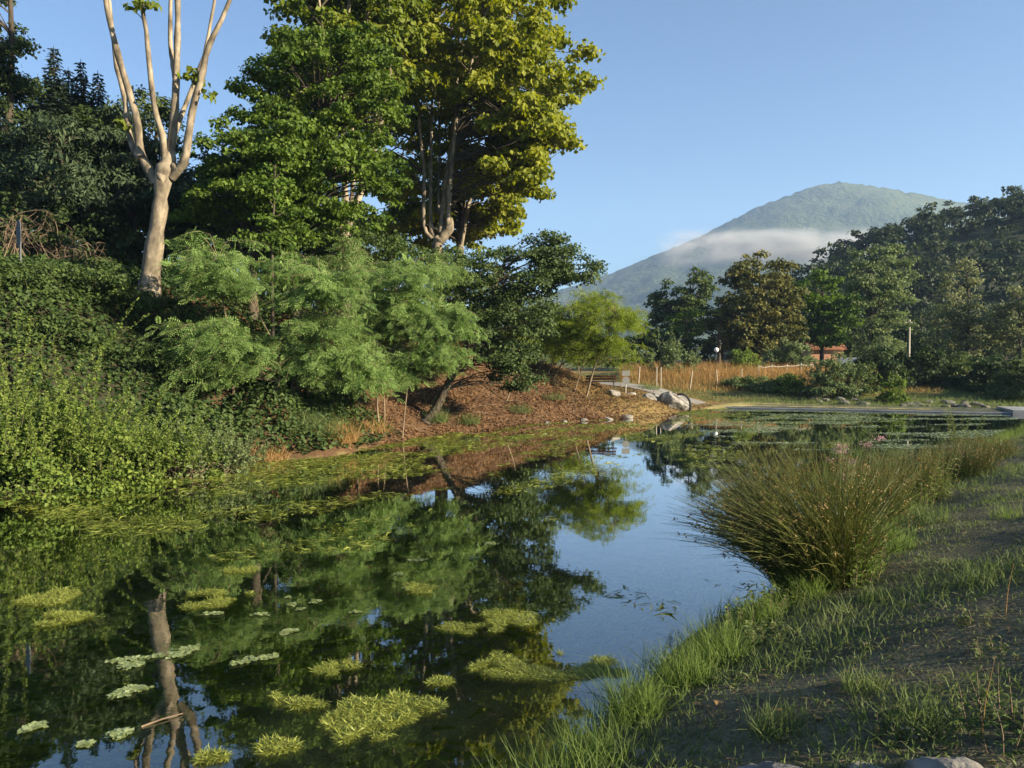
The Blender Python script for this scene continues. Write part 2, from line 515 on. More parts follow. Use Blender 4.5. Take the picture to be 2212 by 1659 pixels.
xs = np.unique(np.r_[-3500, -2200, -1200, -700, -400, -250, np.arange(-150, -40, 6), np.arange(-40, -22, 1.2), np.arange(-22, 36, .5), np.arange(36, 60, 2), np.arange(60, 160, 8), 200, 300, 500, 900, 1600, 2600, 3500])
ys = np.unique(np.r_[-1500, -500, -200, -80, np.arange(-40, 0, 4), np.arange(0, 66, .5), np.arange(66, 110, 2), np.arange(110, 200, 10), 250, 350, 500, 900, 1500, 2400, 3800])
GX, GY = np.meshgrid(xs, ys, indexing='ij')
GZ = H(GX, GY)
gv = np.stack([GX, GY, GZ], -1).reshape(-1, 3)
nx, ny = len(xs), len(ys)
ii, jj = np.meshgrid(np.arange(nx - 1), np.arange(ny - 1), indexing='ij')
gf = np.stack([ii * ny + jj, (ii + 1) * ny + jj, (ii + 1) * ny + jj + 1, ii * ny + jj + 1], -1).reshape(-1, 4)
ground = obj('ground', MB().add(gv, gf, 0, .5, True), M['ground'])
tag(ground, 'earth banks, river bed and field floor around the pool', kind='structure')
gs, gt = st(gv[:, 0], gv[:, 1])
gdl, gdr = tL(gs) - gt, gt - tR(gs)
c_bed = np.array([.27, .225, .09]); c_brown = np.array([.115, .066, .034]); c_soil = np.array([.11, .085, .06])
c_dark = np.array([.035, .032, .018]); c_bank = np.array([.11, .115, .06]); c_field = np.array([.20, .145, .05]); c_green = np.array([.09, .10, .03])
zc = np.tile(c_green, (len(gv), 1))
wet = (gdl < 0) & (gdr < 0) & (gs < 58)
fb = fbm(gv[:, 0] * .5, gv[:, 1] * .5, 9.0)[:, None]
zc[wet] = (c_bed * (.6 + .9 * fb))[wet]
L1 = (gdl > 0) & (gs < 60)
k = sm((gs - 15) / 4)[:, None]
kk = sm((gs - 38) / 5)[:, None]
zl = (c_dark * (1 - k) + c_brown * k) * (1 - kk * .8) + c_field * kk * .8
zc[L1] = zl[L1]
R1 = (gdr > 0) & (gs < 60)
zc[R1] = (c_bank * (.5 + fb) * .6 + c_soil * .45)[R1]
fl = (gv[:, 1] > 60) & (gv[:, 1] < 110) & (gv[:, 0] < 34) & (gv[:, 0] > -5)
zc[fl] = c_field
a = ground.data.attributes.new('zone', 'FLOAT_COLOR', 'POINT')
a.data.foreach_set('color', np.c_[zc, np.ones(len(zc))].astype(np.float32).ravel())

# water sheet of the pool
wv = []
ss = np.linspace(-30, 62, 93)
wl_, wr_ = tL(ss) - 1.5, tR(ss) + 1.5
W = []
for a_, l_, r_ in zip(ss, wl_, wr_):
    for f in np.linspace(0, 1, 9):
        W.append([*xy(a_, l_ + (r_ - l_) * f), 0.0])
W = np.array(W)
ii, jj = np.meshgrid(np.arange(92), np.arange(8), indexing='ij')
wf = np.stack([ii * 9 + jj, ii * 9 + jj + 1, (ii + 1) * 9 + jj + 1, (ii + 1) * 9 + jj], -1).reshape(-1, 4)
cen = W[wf].mean(1)
keep = ((cen[:, 0] - CW0[0]) * cwn[0] + (cen[:, 1] - CW0[1]) * cwn[1]) < .3
wf = wf[keep]
tag(obj('water', MB().add(W, wf, 0, .5, True), M['water']), 'calm green river pool mirroring the trees and sky', kind='structure')

# road and causeway
rp = smoothline(ROAD, 40)
tg = norm(np.gradient(rp[:, :2], axis=0))
nn = np.stack([-tg[:, 1], tg[:, 0]], 1)
rv = []
for i in range(len(rp)):
    for k_ in np.linspace(-1.7, 1.7, 7):
        q = rp[i, :2] + nn[i] * k_
        rv.append([q[0], q[1], rp[i, 2] + .045 - .012 * k_ * k_ / 2])
ii, jj = np.meshgrid(np.arange(len(rp) - 1), np.arange(6), indexing='ij')
rf = np.stack([ii * 7 + jj, ii * 7 + jj + 1, (ii + 1) * 7 + jj + 1, (ii + 1) * 7 + jj], -1).reshape(-1, 4)
tag(obj('road', MB().add(rv, rf[:, ::-1], 0, .5, True), M['asphalt']), 'grey tarmac lane running down to the ford', kind='structure')
mb = MB()
nseg = 14
cl = np.linalg.norm(CW1 - CW0)
cv = []
for i in range(nseg + 1):
    q = CW0 + cwd * (cl * i / nseg)
    for off, z in ((-1.85, -.6), (-1.85, .07), (-1.75, .10), (1.75, .13), (1.9, .10), (1.9, -.6)):
        cv.append([*(q + cwn * off), z])
ii, jj = np.meshgrid(np.arange(nseg), np.arange(5), indexing='ij')
cf = np.stack([ii * 6 + jj, (ii + 1) * 6 + jj, (ii + 1) * 6 + jj + 1, ii * 6 + jj + 1], -1).reshape(-1, 4)
mb.add(cv, cf)
tag(obj('causeway_path', mb, M['wet_concrete']), 'low wet concrete causeway damming the far end of the pool', kind='structure')
mb = MB()
box(mb, (CW1[0] + cwd[0] * .9, CW1[1] + cwd[1] * .9, .05), (1.0, 1.95, .22), math.atan2(cwd[1], cwd[0]))
tag(obj('concrete_abutment', mb, M['concrete']), 'pale concrete block where the causeway meets the near bank', 'abutment')

# ------------------------------------------------------------------ tree builders
def clump_leaves(r, C, R, per, shell=2.2, up=.4):
    """points and outward directions in ellipsoid clumps; per = leaves per square metre of clump cross-section"""
    P, O, T = [], [], []
    for c, rad in zip(C, R):
        n = max(6, int(.78 * per * pi * rad[0] * max(rad[2], .6 * rad[0])))
        d = rand_dir(r, n)
        d[:, 2] = np.where(d[:, 2] < -.3, -d[:, 2] * .6, d[:, 2])
        q = r.uniform(0, 1, n) ** (1 / shell)
        lump = .75 + .5 * vnoise(d[:, 0] * 2.3 + c[0], d[:, 1] * 2.3 + c[1], d[:, 2] * 2.3 + c[2])
        P.append(c + d * (q * lump)[:, None] * rad)
        O.append(d)
        T.append(np.clip(r.normal(.45 + r.normal(0, .13), .20, n), 0, 1))
    return np.concatenate(P), np.concatenate(O), np.concatenate(T)

def shell_clumps(r, center, radii, k, cr, inner=.55, zmin=-1.0, lump=.35, seed=0.0):
    C, R = [], []
    center, radii = np.asarray(center, float), np.asarray(radii, float)
    while len(C) < k:
        d = rand_dir(r, 1)[0]
        if d[2] < zmin: continue
        f = r.uniform(inner, 1.0)
        lu = 1 - lump / 2 + lump * vnoise(d[0] * 2 + seed, d[1] * 2 + 3 * seed, d[2] * 2)
        C.append(center + d * radii * f * lu)
        a = cr * r.uniform(.65, 1.3)
        R.append((a, a, a * r.uniform(.55, .8)))
    return np.array(C), np.array(R)

def branches(mb, r, trunk, tr_r, C, rad=.05, sides=4, frac=1.0, rise=.25, low=.2):
    """a curved branch from the trunk to each clump"""
    trunk = np.asarray(trunk)
    for c in C:
        if r.random() > frac: continue
        hz = c[2] - np.hypot(*(c[:2] - trunk[-1][:2])) * .5
        i = np.argmin(np.abs(trunk[:, 2] - np.clip(hz, trunk[0, 2] + low * (trunk[-1, 2] - trunk[0, 2]), trunk[-1, 2])))
        p0 = trunk[i]
        d = c - p0
        ln = np.linalg.norm(d)
        m1 = p0 + d * .4 + np.array([0, 0, ln * rise * .5]) + r.normal(0, .05 * ln, 3)
        P = smoothline([p0, m1, c], 6)
        rr = min(rad * (.5 + .12 * ln), tr_r[i] * .75)
        V, F = tube(P, np.linspace(rr, rr * .2, 6), sides)
        mb.add(V, F, 0, .5, True)

def make_tree(name, label, base, trunk, r0, r1, C, R, per, lmat, bark, size, r, group=None, tmpl=(LEAF_V, LEAF_F), up=.45, cat='tree', brad=.05, shell=2.2, frac=1.0, sides=8, droop=0.0, rise=.25, low=.2, crown='crown'):
    t = thing(name, label, cat, base, 0, group)
    tp = smoothline(trunk, max(8, len(trunk) * 3))
    tr = np.linspace(r0, r1, len(tp))
    tr[0] *= 1.35
    mb = MB()
    V, F = tube(tp, tr, sides)
    mb.add(V, F, 0, .5, True)
    branches(mb, r, tp, tr, C, brad, 4, frac, rise, low)
    obj('trunk', mb, bark, t)
    P, O, T = clump_leaves(r, C, R, per, shell)
    V, F = leafset(r, P, O, size, up, *tmpl, droop=droop)
    obj(crown, MB().add(V, F, 0, np.repeat(T, len(tmpl[0]))), lmat, t)
    return t

def make_conifer(name, label, base, h, rad, mat, r, group=None, bare=.12, dens=1.0, size=.42):
    t = thing(name, label, 'conifer', base, 0, group)
    mb = MB()
    V, F = tube([[0, 0, -.3], [0, 0, h * .5], [0, 0, h]], [h * .016, h * .009, .015], 6)
    mb.add(V, F, 0, .5, True)
    lb = MB()
    z = h * bare
    while z < h * .985:
        f = (z - h * bare) / (h * (1 - bare))
        L0 = rad * (1 - f) ** .85 + .08
        k = int(5.5 * dens) if f < .8 else 5
        for a in r.uniform(0, 2 * pi) + np.arange(k) * 2 * pi / k + r.normal(0, .25, k):
            ln = L0 * r.uniform(.7, 1.15)
            d = np.array([cos(a), sin(a), 0])
            P = np.array([[0, 0, z], d * ln * .5 + [0, 0, z + ln * .02], d * ln + [0, 0, z - ln * .18]])
            Q = smoothline(P, 5)
            V, F = tube(Q[::2], np.linspace(.03, .006, 3), 3)
            mb.add(V, F, 0, .5, True)
            n = max(5, int(ln * 13 * dens))
            fr = r.uniform(.12, 1.02, n)
            pos = np.stack([np.interp(fr, np.linspace(0, 1, 5), Q[:, i]) for i in range(3)], 1)
            sd = np.array([-sin(a), cos(a), 0])
            sgn = r.choice([-1, 1], n)
            ax = d * .6 + sd * sgn[:, None] * r.uniform(.3, 1, n)[:, None] + np.array([0, 0, -.2]) + r.normal(0, .15, (n, 3))
            upv = np.array([0, 0, 1.]) + r.normal(0, .3, (n, 3))
            V, F = inst(NEED_V * [1, 1.5, 1], LEAF_F, pos, ax, upv, size * r.uniform(.6, 1.2, n) * (1.05 - .5 * f))
            lb.add(V, F, 0, np.repeat(np.clip(r.normal(.45, .2, n), 0, 1), 4))
        z += max(.22, h * .028 * (1 - .5 * f))
    obj('trunk', mb, M['dark_bark'], t)
    obj('crown', lb, mat, t)
    return t

def make_shrub(name, label, base, rad, h, r, mat, n_shoot=26, leaf=.10, group=None, dens=1.0, spire=.5, cat='shrub', stems=True):
    """leafy mound with upright leafy shoots breaking out of it"""
    t = thing(name, label, cat, base, 0, group)
    st_, lf = MB(), MB()
    k = int(16 * dens)
    C, R = shell_clumps(r, (0, 0, h * .42), (rad * .85, rad * .85, h * .5), k, rad * .27, .30, -.8, .7, r.uniform(0, 9))
    ka = r.uniform(0, 2 * pi, k // 2)
    C = np.vstack([C, np.stack([np.cos(ka) * rad * .8, np.sin(ka) * rad * .8, r.uniform(.05, .22, k // 2) * h], 1)])
    R = np.vstack([R, np.tile([rad * .3, rad * .3, rad * .2], (k // 2, 1))])
    P, O, T = clump_leaves(r, C, R, 260 * dens * (.1 / leaf) ** 1.6, 2.6)
    ok = P[:, 2] > -.25
    P, O, T = P[ok], O[ok], T[ok]
    V, F = leafset(r, P, O, leaf, .5)
    lf.add(V, F, 0, np.repeat(T, 4))
    for c in C[:k:2]:
        p0 = np.array([c[0] * .25, c[1] * .25, -.1])
        Q = smoothline([p0, (p0 + c) / 2 + [0, 0, .15], c], 5)
        V, F = tube(Q, np.linspace(.025, .008, 5), 4)
        st_.add(V, F, 0, .5, True)
    for i in range(n_shoot):
        a, q = r.uniform(0, 2 * pi), rad * .85 * math.sqrt(r.uniform(0, 1))
        p0 = np.array([cos(a) * q, sin(a) * q, h * r.uniform(.35, .75) * (1 - .4 * (q / rad) ** 2)])
        ln = h * spire * (r.uniform(.3, .8) if r.random() < .7 else r.uniform(.8, 1.5))
        a2 = a + r.normal(0, .7)
        lean = np.array([cos(a2), sin(a2), 0]) * r.uniform(.05, .95)
        Q = smoothline([p0, p0 + (lean * .4 + [0, 0, .55]) * ln, p0 + (lean + [0, 0, 1]) * ln], 7)
        V, F = tube(Q, np.linspace(.010, .003, 7), 3)
        st_.add(V, F, 0, .5, True)
        n = int(ln * 62 * (.1 / leaf))
        if n < 4: continue
        fr = r.uniform(0, 1, n)
        pos = np.stack([np.interp(fr, np.linspace(0, 1, 7), Q[:, i_]) for i_ in range(3)], 1)
        o = rand_dir(r, n); o[:, 2] = np.abs(o[:, 2]) * .7 + .15
        V, F = inst(LEAF_V, LEAF_F, pos + o * .02, o, rand_dir(r, n) * .6 + np.array([0, 0, .6]), leaf * (1.15 - .6 * fr) * r.uniform(.7, 1.1, n))
        lf.add(V, F, 0, np.repeat(np.clip(r.normal(.62, .18, n), 0, 1), 4))
    if stems: obj('stem', st_, M['green_twig'], t)['kind'] = 'stuff'
    obj('foliage', lf, mat, t)
    return t

BL = []
for bend in (.15, .45, .8):
    f = np.array([0, .35, .7, 1.0])
    x = bend * f ** 2
    z = f * (1 - .25 * bend * f)
    w = np.array([.5, .45, .28, .03])
    BL.append((np.concatenate([np.stack([x, -w, z], 1), np.stack([x, w, z], 1)]), np.array([[0, 4, 5, 1], [1, 5, 6, 2], [2, 6, 7, 3]])))

BS = []
for bend in (.15, .45, .8):
    f = np.array([0, .55, 1.0])
    x = bend * f ** 2
    z = f * (1 - .25 * bend * f)
    w = np.array([.5, .38, .03])
    BS.append((np.concatenate([np.stack([x, -w, z], 1), np.stack([x, w, z], 1)]), np.array([[0, 3, 4, 1], [1, 4, 5, 2]])))
def blades(mb, r, P, h, w, lean=.25, var=.4, tint=(.5, .2), mat=0, bends=(0, 1, 2), small=False):
    """upright grass blades at points P"""
    n = len(P)
    h = np.broadcast_to(np.asarray(h, float), (n,)) * r.uniform(1 - var, 1 + var, n)
    sel = r.choice(bends, n)
    for b_ in set(bends):
        k_ = sel == b_
        m_ = int(k_.sum())
        if not m_: continue
        a = r.uniform(0, 2 * pi, m_)
        ax = np.stack([np.cos(a), np.sin(a), r.normal(0, lean * .5, m_)], 1)
        upv = np.array([0, 0, 1.]) + r.normal(0, lean, (m_, 3))
        # template z is the blade's height: keep the up vector exact
        c = norm(upv)
        a_ = norm(ax - (ax * c).sum(1, keepdims=True) * c)
        bb = np.cross(c, a_)
        tV, tF = (BS if small else BL)[b_]
        sc = np.stack([h[k_], np.broadcast_to(w, (m_,)), h[k_]], 1)
        Lc = tV[None] * sc[:, None]
        V = P[k_][:, None] + Lc[..., 0:1] * a_[:, None] + Lc[..., 1:2] * bb[:, None] + Lc[..., 2:3] * c[:, None]
        F = tF[None] + (np.arange(m_) * len(tV))[:, None, None]
        mb.add(V.reshape(-1, 3), F.reshape(-1, 4), mat, np.repeat(np.clip(r.normal(*tint, m_), 0, 1), len(tV)))
    return mb

def boulder(name, label, loc, rad, r, mat, cat='rock', group=None, rough=.35, squash=.7, sub=4):
    import bmesh
    bm = bmesh.new()
    bmesh.ops.create_icosphere(bm, subdivisions=sub, radius=1)
    V = np.array([v.co[:] for v in bm.verts])
    F = np.array([[v.index for v in f.verts] for f in bm.faces])
    bm.free()
    o = r.uniform(0, 50)
    for k_ in range(7):                                        # broken faces: planes cut through the ball
        n_ = rand_dir(r, 1)[0]
        d_ = r.uniform(.55, .85)
        q = V @ n_
        V = V - np.clip(q - d_, 0, None)[:, None] * n_ * .9
    V = V * (1 + rough * (fbm(V[:, 0] * 1.7 + o, V[:, 1] * 1.7, V[:, 2] * 1.7) - .5))[:, None]
    V = V * (1 + .10 * (fbm(V[:, 0] * 7 + o, V[:, 1] * 7, V[:, 2] * 7, 3) - .5))[:, None]
    V = V * np.array([1, r.uniform(.7, 1), squash]) * rad
    ob = obj(name, MB().add(V, F, 0, .5, False), mat, None, loc)
    ob.rotation_euler = (0, 0, r.uniform(0, 6))
    return tag(ob, label, cat, group)

def RNG(k): return np.random.default_rng(k)

# ------------------------------------------------------------------ left bank: pollarded plane by itself
def r1(x, y): return x * .4166, y * .4166
def r2(x, y): return 576 + x * .4166, y * .4166
def stems_thing(name, label, base, trunk_px, D, r_tr, limbs, conv, crown, lmat, r, group):
    """plane tree: mottled trunk, each upright limb a part, crown of lobed leaves"""
    t = thing(name, label, 'tree', base, 0, group)
    b = np.asarray(base)
    tp = np.array([at(*conv(*p), D) for p in trunk_px]) - b
    tp[0] = (tp[0][0], tp[0][1], -.3)
    Q = smoothline(tp, 18)
    rad = np.interp(np.linspace(0, 1, 18), np.linspace(0, 1, len(r_tr)), r_tr)
    rad = rad * (1 + .10 * np.sin(np.arange(18) * 2.1))
    V, F = tube(Q, rad, 12)
    V = V + (fbm(V[:, 0] * 3, V[:, 1] * 3, V[:, 2] * 2)[:, None] - .5) * .10
    mb = MB().add(V, F, 0, .5, True)
    obj('trunk', mb, M['plane_bark'], t)
    ends = []
    for pts, ra, rb, dd in limbs:
        P = np.array([at(*conv(*p), D + dd * min(1, i / 2)) for i, p in enumerate(pts)]) - b
        d = norm(P[-1] - P[-2])
        while P[-1][2] + b[2] < crown['top']:                    # limbs go on above the frame
            P = np.vstack([P, P[-1] + d * 2.5 + r.normal(0, .18, 3)])
        Q = smoothline(P, 22)
        V, F = tube(Q, np.linspace(ra * .8, rb * .35, 22) * (1 + .09 * np.sin(np.arange(22) * 2.7 + ra * 40)), 8)
        V = V + (fbm(V[:, 0] * 4, V[:, 1] * 4, V[:, 2] * 2)[:, None] - .5) * .05
        obj('limb', MB().add(V, F, 0, .5, True), M['plane_bark'], t)
        ends.append(Q)
    C, R = crown['clumps']
    C = C - b
    allp = np.concatenate(ends)
    mb = MB()
    for c in C:
        d = allp - c
        sc = np.linalg.norm(d, axis=1) + np.where(d[:, 2] > -.3, 6, 0)
        p0 = allp[np.argmin(sc)]
        ln = np.linalg.norm(c - p0)
        if ln > 9 or r.random() < .45: continue
        Q = smoothline([p0, p0 + (c - p0) * .3 + r.normal(0, .10 * ln, 3) + [0, 0, .16 * ln], p0 + (c - p0) * .7 + r.normal(0, .10 * ln, 3), c], 7)
        V, F = tube(Q, np.linspace(.02 + .008 * ln, .008, 7), 4)
        mb.add(V, F, 0, .5, True)
    obj('branch', mb, M['dark_bark'], t)['kind'] = 'stuff'
    P, O, T = clump_leaves(r, C, R, crown['per'], 2.4)
    V, F = leafset(r, P, O, crown['size'], .35, WIDE_V, LEAF_F, droop=.4)
    obj('crown', MB().add(V, F, 0, np.repeat(T, 4)), lmat, t)
    return t

def proj(P):
    P = np.asarray(P) - [0, 0, EYE]
    f = P[:, 1] * cos(PITCH) - P[:, 2] * sin(PITCH)
    upc = P[:, 1] * sin(PITCH) + P[:, 2] * cos(PITCH)
    return 1106 + FPX * P[:, 0] / f, 829.5 - FPX * upc / f

r = RNG(1)
PA_D = 32.0
pa = at(*r1(765, 1545), PA_D)
pa[2] = float(H(pa[0], pa[1]))
limbsA = [
    ([(812, 950), (755, 850), (722, 770), (712, 640), (670, 480), (620, 320), (575, 130), (545, -20)], .25, .12, .3),
    ([(735, 820), (690, 770), (660, 620), (640, 480), (602, 330), (582, 170), (566, -20)], .17, .10, 1.0),
    ([(850, 860), (845, 720), (805, 580), (782, 400), (762, 200), (733, -20)], .17, .10, -.8),
    ([(865, 880), (885, 780), (902, 620), (912, 450), (918, 250), (922, -20)], .25, .13, 0),
    ([(912, 430), (896, 330), (884, 200), (886, -20)], .14, .10, .5),
    ([(890, 920), (955, 840), (975, 720), (1000, 560), (1040, 420), (1080, 250), (1135, 130), (1200, -20)], .23, .10, -.4),
    ([(900, 700), (940, 600), (1000, 450), (1058, 290), (1090, 130), (1118, -20)], .14, .09, .8),
]
Ca, Ra = shell_clumps(r, pa + [0, 0, 17.5], (5.5, 5.5, 4.0), 46, 1.1, .4)
ok = (Ca[:, 2] > 19.6) & (proj(Ca)[1] < -30)
tuft = np.array([at(*r1(990, 400), 31.8), at(*r1(1030, 430), 31.8), at(*r1(1075, 500), 31.6), at(*r1(700, 40), 31), at(*r1(790, 25), 31), at(*r1(740, 15), 31.2), at(*r1(640, 650), 32.5)])
tr_ = np.array([[.42, .42, .4], [.35, .35, .45], [.3, .3, .3], [.4, .4, .25], [.4, .4, .25], [.4, .4, .3], [.4, .4, .3]])
stems_thing('plane_tree', 'pollarded plane tree with bare pale limbs and a thick mottled trunk', pa,
            [(765, 1545), (790, 1350), (820, 1150), (838, 1000), (850, 905), (868, 850), (890, 780)], PA_D, [.46, .39, .34, .30, .28, .29, .36, .36, .28, .16], limbsA, r1,
            dict(top=23.5, clumps=(np.vstack([Ca[ok], tuft]), np.vstack([Ra[ok], tr_])), per=90, size=.23), M['plane_leaf_green'], r, 'plane trees on the far bank')
# knuckles of the pollard
pA = bpy.data.objects['plane_tree']
for k_, (q, rad) in enumerate([((846, 915), .30), ((905, 880), .24)]):
    c = at(*r1(*q), PA_D - .1) - pa
    bo = boulder('burl', 'x', (0, 0, 0), rad, RNG(900 + k_), M['plane_bark'], rough=.3, squash=1.25, sub=3)
    for kk_ in ('label', 'category'): del bo[kk_]
    for p_ in bo.data.polygons: p_.use_smooth = True
    bo.parent = pA
    bo.location = c
# ------------------------------------------------------------------ three planes behind
def crown_ell(r, lst, k, cr, cut=None):
    Cs, Rs = [], []
    for (u, v, D, ru, rv, rd, n) in lst:
        c = at(u, v, D)
        C, R = shell_clumps(r, c, (ru * D / FPX, rd, rv * D / FPX), n, cr, .45, -1, .5, r.uniform(0, 20))
        Cs.append(C); Rs.append(R)
    C, R = np.vstack(Cs), np.vstack(Rs)
    if cut is not None:
        ok = cut(C)
        C, R = C[ok], R[ok]
    return C, R
r = RNG(2)
PC_D = 50.0
pc = at(*r2(905, 1420), PC_D); pc[2] = float(H(pc[0], pc[1]))
limbsC = [
    ([(940, 1190), (940, 1110), (955, 900), (975, 700), (990, 550), (1040, 430), (1080, 250)], .24, .15, -.4),
    ([(900, 1210), (920, 1000), (950, 800), (970, 650), (985, 480), (990, 200)], .20, .13, .5),
    ([(870, 1240), (850, 1150), (850, 900), (855, 650), (862, 430), (880, 150)], .19, .13, .8),
    ([(860, 1240), (815, 1170), (815, 900), (795, 700), (783, 540), (770, 250)], .19, .12, .2),
    ([(930, 1220), (890, 1050), (898, 800), (893, 560), (900, 300)], .13, .09, 2),
]
def cutC(C):
    u, v = proj(C)
    front = (C[:, 1] < PC_D + 1.5) & (u > 880) & (u < 1050) & (v > 215)
    gap = (u > 1085) & (v > 430)
    return ~front & ~gap
cc = crown_ell(r, [(1020, 60, 50, 240, 290, 8.0, 230), (1060, 330, 51, 165, 135, 6.0, 90), (1140, 300, 50, 85, 120, 4.0, 60), (900, 300, 53, 170, 200, 5, 80), (850, 60, 49, 200, 200, 7, 100)], 0, .9, cutC)
stems_thing('plane_tree', 'tall yellow-green plane tree with knobbly fork and many upright stems', pc,
            [(905, 1420), (885, 1300), (905, 1240), (945, 1185), (950, 1130)], PC_D, [.40, .36, .34, .33, .30, .15], limbsC, r2,
            dict(top=27, clumps=cc, per=85, size=.28), M['plane_leaf'], r, 'plane trees on the far bank')
r = RNG(3)
PD_D = 57.0
pd = at(*r2(990, 1450), PD_D); pd[2] = float(H(pd[0], pd[1]))
limbsD = [
    ([(1000, 1310), (1020, 1200), (1045, 1060), (1100, 950), (1140, 860), (1180, 740), (1220, 600)], .20, .12, 0),
    ([(1000, 1290), (1015, 1150), (1035, 900), (1045, 760), (1060, 560)], .18, .12, .5),
    ([(1005, 1300), (1040, 1100), (1075, 830), (1100, 740), (1140, 520), (1200, 300)], .18, .11, -.4),
]
def cutD(C):
    u, v = proj(C)
    return ~((u > 1110) & (v > 420)) & ~((C[:, 1] < PD_D + 1.0) & (u < 1060) & (v > 250))
cd = crown_ell(r, [(1080, 200, 57, 165, 230, 6.5, 180), (1050, 420, 58, 85, 110, 4, 56), (1000, 520, 59, 60, 50, 3, 16), (940, 440, 61, 140, 100, 2.5, 70), (860, 500, 60, 100, 60, 2.5, 30)], 0, .9, cutD)
stems_thing('plane_tree', 'yellow-green plane tree with three slender pale stems beside the alder', pd,
            [(990, 1450), (998, 1360), (1003, 1300), (1005, 1270)], PD_D, [.36, .32, .28, .2], limbsD, r2,
            dict(top=25, clumps=cd, per=72, size=.30), M['plane_leaf'], r, 'plane trees on the far bank')
r = RNG(4)
PB_D = 43.0
pb = at(*r2(395, 1420), PB_D); pb[2] = float(H(pb[0], pb[1]))
limbsB = [
    ([(405, 1230), (408, 1050), (405, 950), (395, 690), (400, 400), (420, 100)], .26, .15, 0),
    ([(410, 1220), (440, 1050), (447, 900), (440, 750), (460, 450), (500, 200)], .18, .12, .5),
    ([(395, 1220), (360, 1050), (350, 800), (330, 500), (300, 200)], .18, .12, -.3),
    ([(415, 1200), (500, 900), (580, 500), (610, 250), (640, 20)], .18, .12, 1.5),
    ([(420, 1190), (540, 850), (620, 500), (655, 250), (690, -20)], .19, .13, 1.0),
]
def cutB(C):
    u, v = proj(C)
    return ~((u < 590) & (v < 95)) & ~((u < 560) & (v < 330)) & ~((C[:, 1] < PB_D + 1) & (v > 290))
cb = crown_ell(r, [(730, 30, 44, 170, 240, 6, 130), (700, 250, 46, 140, 150, 4.5, 70), (800, 120, 46, 140, 190, 5, 70)], 0, .85, cutB)
stems_thing('plane_tree', 'green plane tree with pale swollen bole rising behind the dark maple', pb,
            [(395, 1420), (398, 1330), (400, 1260), (405, 1200)], PB_D, [.55, .50, .42, .30], limbsB, r2,
            dict(top=25, clumps=cb, per=85, size=.26), M['plane_leaf_green'], r, 'plane trees on the far bank')

# ------------------------------------------------------------------ dark maples in front of the planes
def ell_tree(name, label, u, D, trunk_px, r0, r1_, ells, cr, per, lmat, bark, size, seed, group=None, cut=None, tmpl=(LEAF_V, LEAF_F), **kw):
    r = RNG(seed)
    b = gp(u, D)
    tp = np.array([at(uu, vv, D + dd) for uu, vv, dd in trunk_px]) - b
    tp = np.vstack([[0, 0, -.3], tp])
    C, R = crown_ell(r, ells, 0, cr, cut)
    return make_tree(name, label, b, tp, r0, r1_, C - b, R, per, lmat, bark, size, r, group, tmpl, **kw)

def cutM(C):
    u, v = proj(C)
    return ~((u < 520) & (v < 90)) & ~((u < 500) & (v < 200))
ell_tree('maple_tree', 'dark green maple with spreading branches in front of the pale plane bole', 640, 38,
         [(634, 560, 0), (650, 460, .5), (690, 330, 1), (700, 200, 1)], .24, .08,
         [(700, 190, 38, 190, 130, 4.0, 120), (590, 320, 36, 110, 90, 3.0, 50), (740, 380, 38, 140, 110, 3.5, 80), (650, 480, 38, 130, 70, 3, 46), (560, 200, 38, 65, 85, 2, 20)],
         .64, 185, M['maple_leaf'], M['dark_bark'], .16, 11, 'maples on the far bank', cutM, (WIDE_V, LEAF_F), up=.4, brad=.05)
ell_tree('maple_tree', 'dark maple with a leaning trunk next to the bare limbed plane', 545, 35,
         [(548, 520, 0), (565, 480, 0), (600, 420, .3), (625, 330, .5)], .22, .07,
         [(570, 400, 35, 100, 110, 2.6, 56), (500, 350, 36, 80, 90, 2.2, 38), (480, 460, 36, 90, 80, 2.2, 34), (600, 500, 34.5, 90, 60, 2, 28)],
         .60, 220, M['maple_leaf'], M['dark_bark'], .14, 12, 'maples on the far bank', None, (WIDE_V, LEAF_F), up=.4)
ell_tree('young_maple', 'light green young maple in the shade between the two dark maples', 590, 33.5,
         [(588, 540, 0), (592, 440, 0), (595, 330, 0)], .08, .02, [(590, 370, 33.5, 48, 85, 1.2, 16), (600, 460, 33.5, 45, 60, 1.1, 10)],
         .6, 170, M['bright_leaf'], M['dark_bark'], .14, 13, None, None, (WIDE_V, LEAF_F))

# ------------------------------------------------------------------ wood edge on the left
ell_tree('oak_tree', 'huge dark tree at the wood edge above the round sign', 20, 40,
         [(18, 420, 0), (20, 250, 0), (25, 100, 0), (20, -60, 0)], .30, .08,
         [(-30, 60, 40, 75, 120, 3.5, 40), (-5, 230, 40, 60, 110, 3, 34), (-30, 340, 40, 80, 110, 3, 34), (40, 360, 41, 50, 70, 2.5, 20)],
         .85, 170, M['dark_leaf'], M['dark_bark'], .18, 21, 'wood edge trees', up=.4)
for i, (u, v, D, rad, lab) in enumerate([(130, 98, 47, 2.6, 'tallest dark fir spire beside the huge dark tree'), (160, 145, 49, 2.0, 'narrow fir squeezed between the taller firs'),
                                         (187, 128, 48, 2.2, 'second tallest fir spire in the row'), (223, 152, 47, 2.4, 'fir spire next to the bare plane limbs'), (95, 160, 50, 2.4, 'fir half hidden behind the huge dark tree')]):
    b = gp(u, D)
    top = at(u, v, D)[2]
    make_conifer('fir_tree', lab, b, top - b[2], rad * .72, M['fir_needle'], RNG(30 + i), 'firs at the wood edge', .12, 1.9, .5)
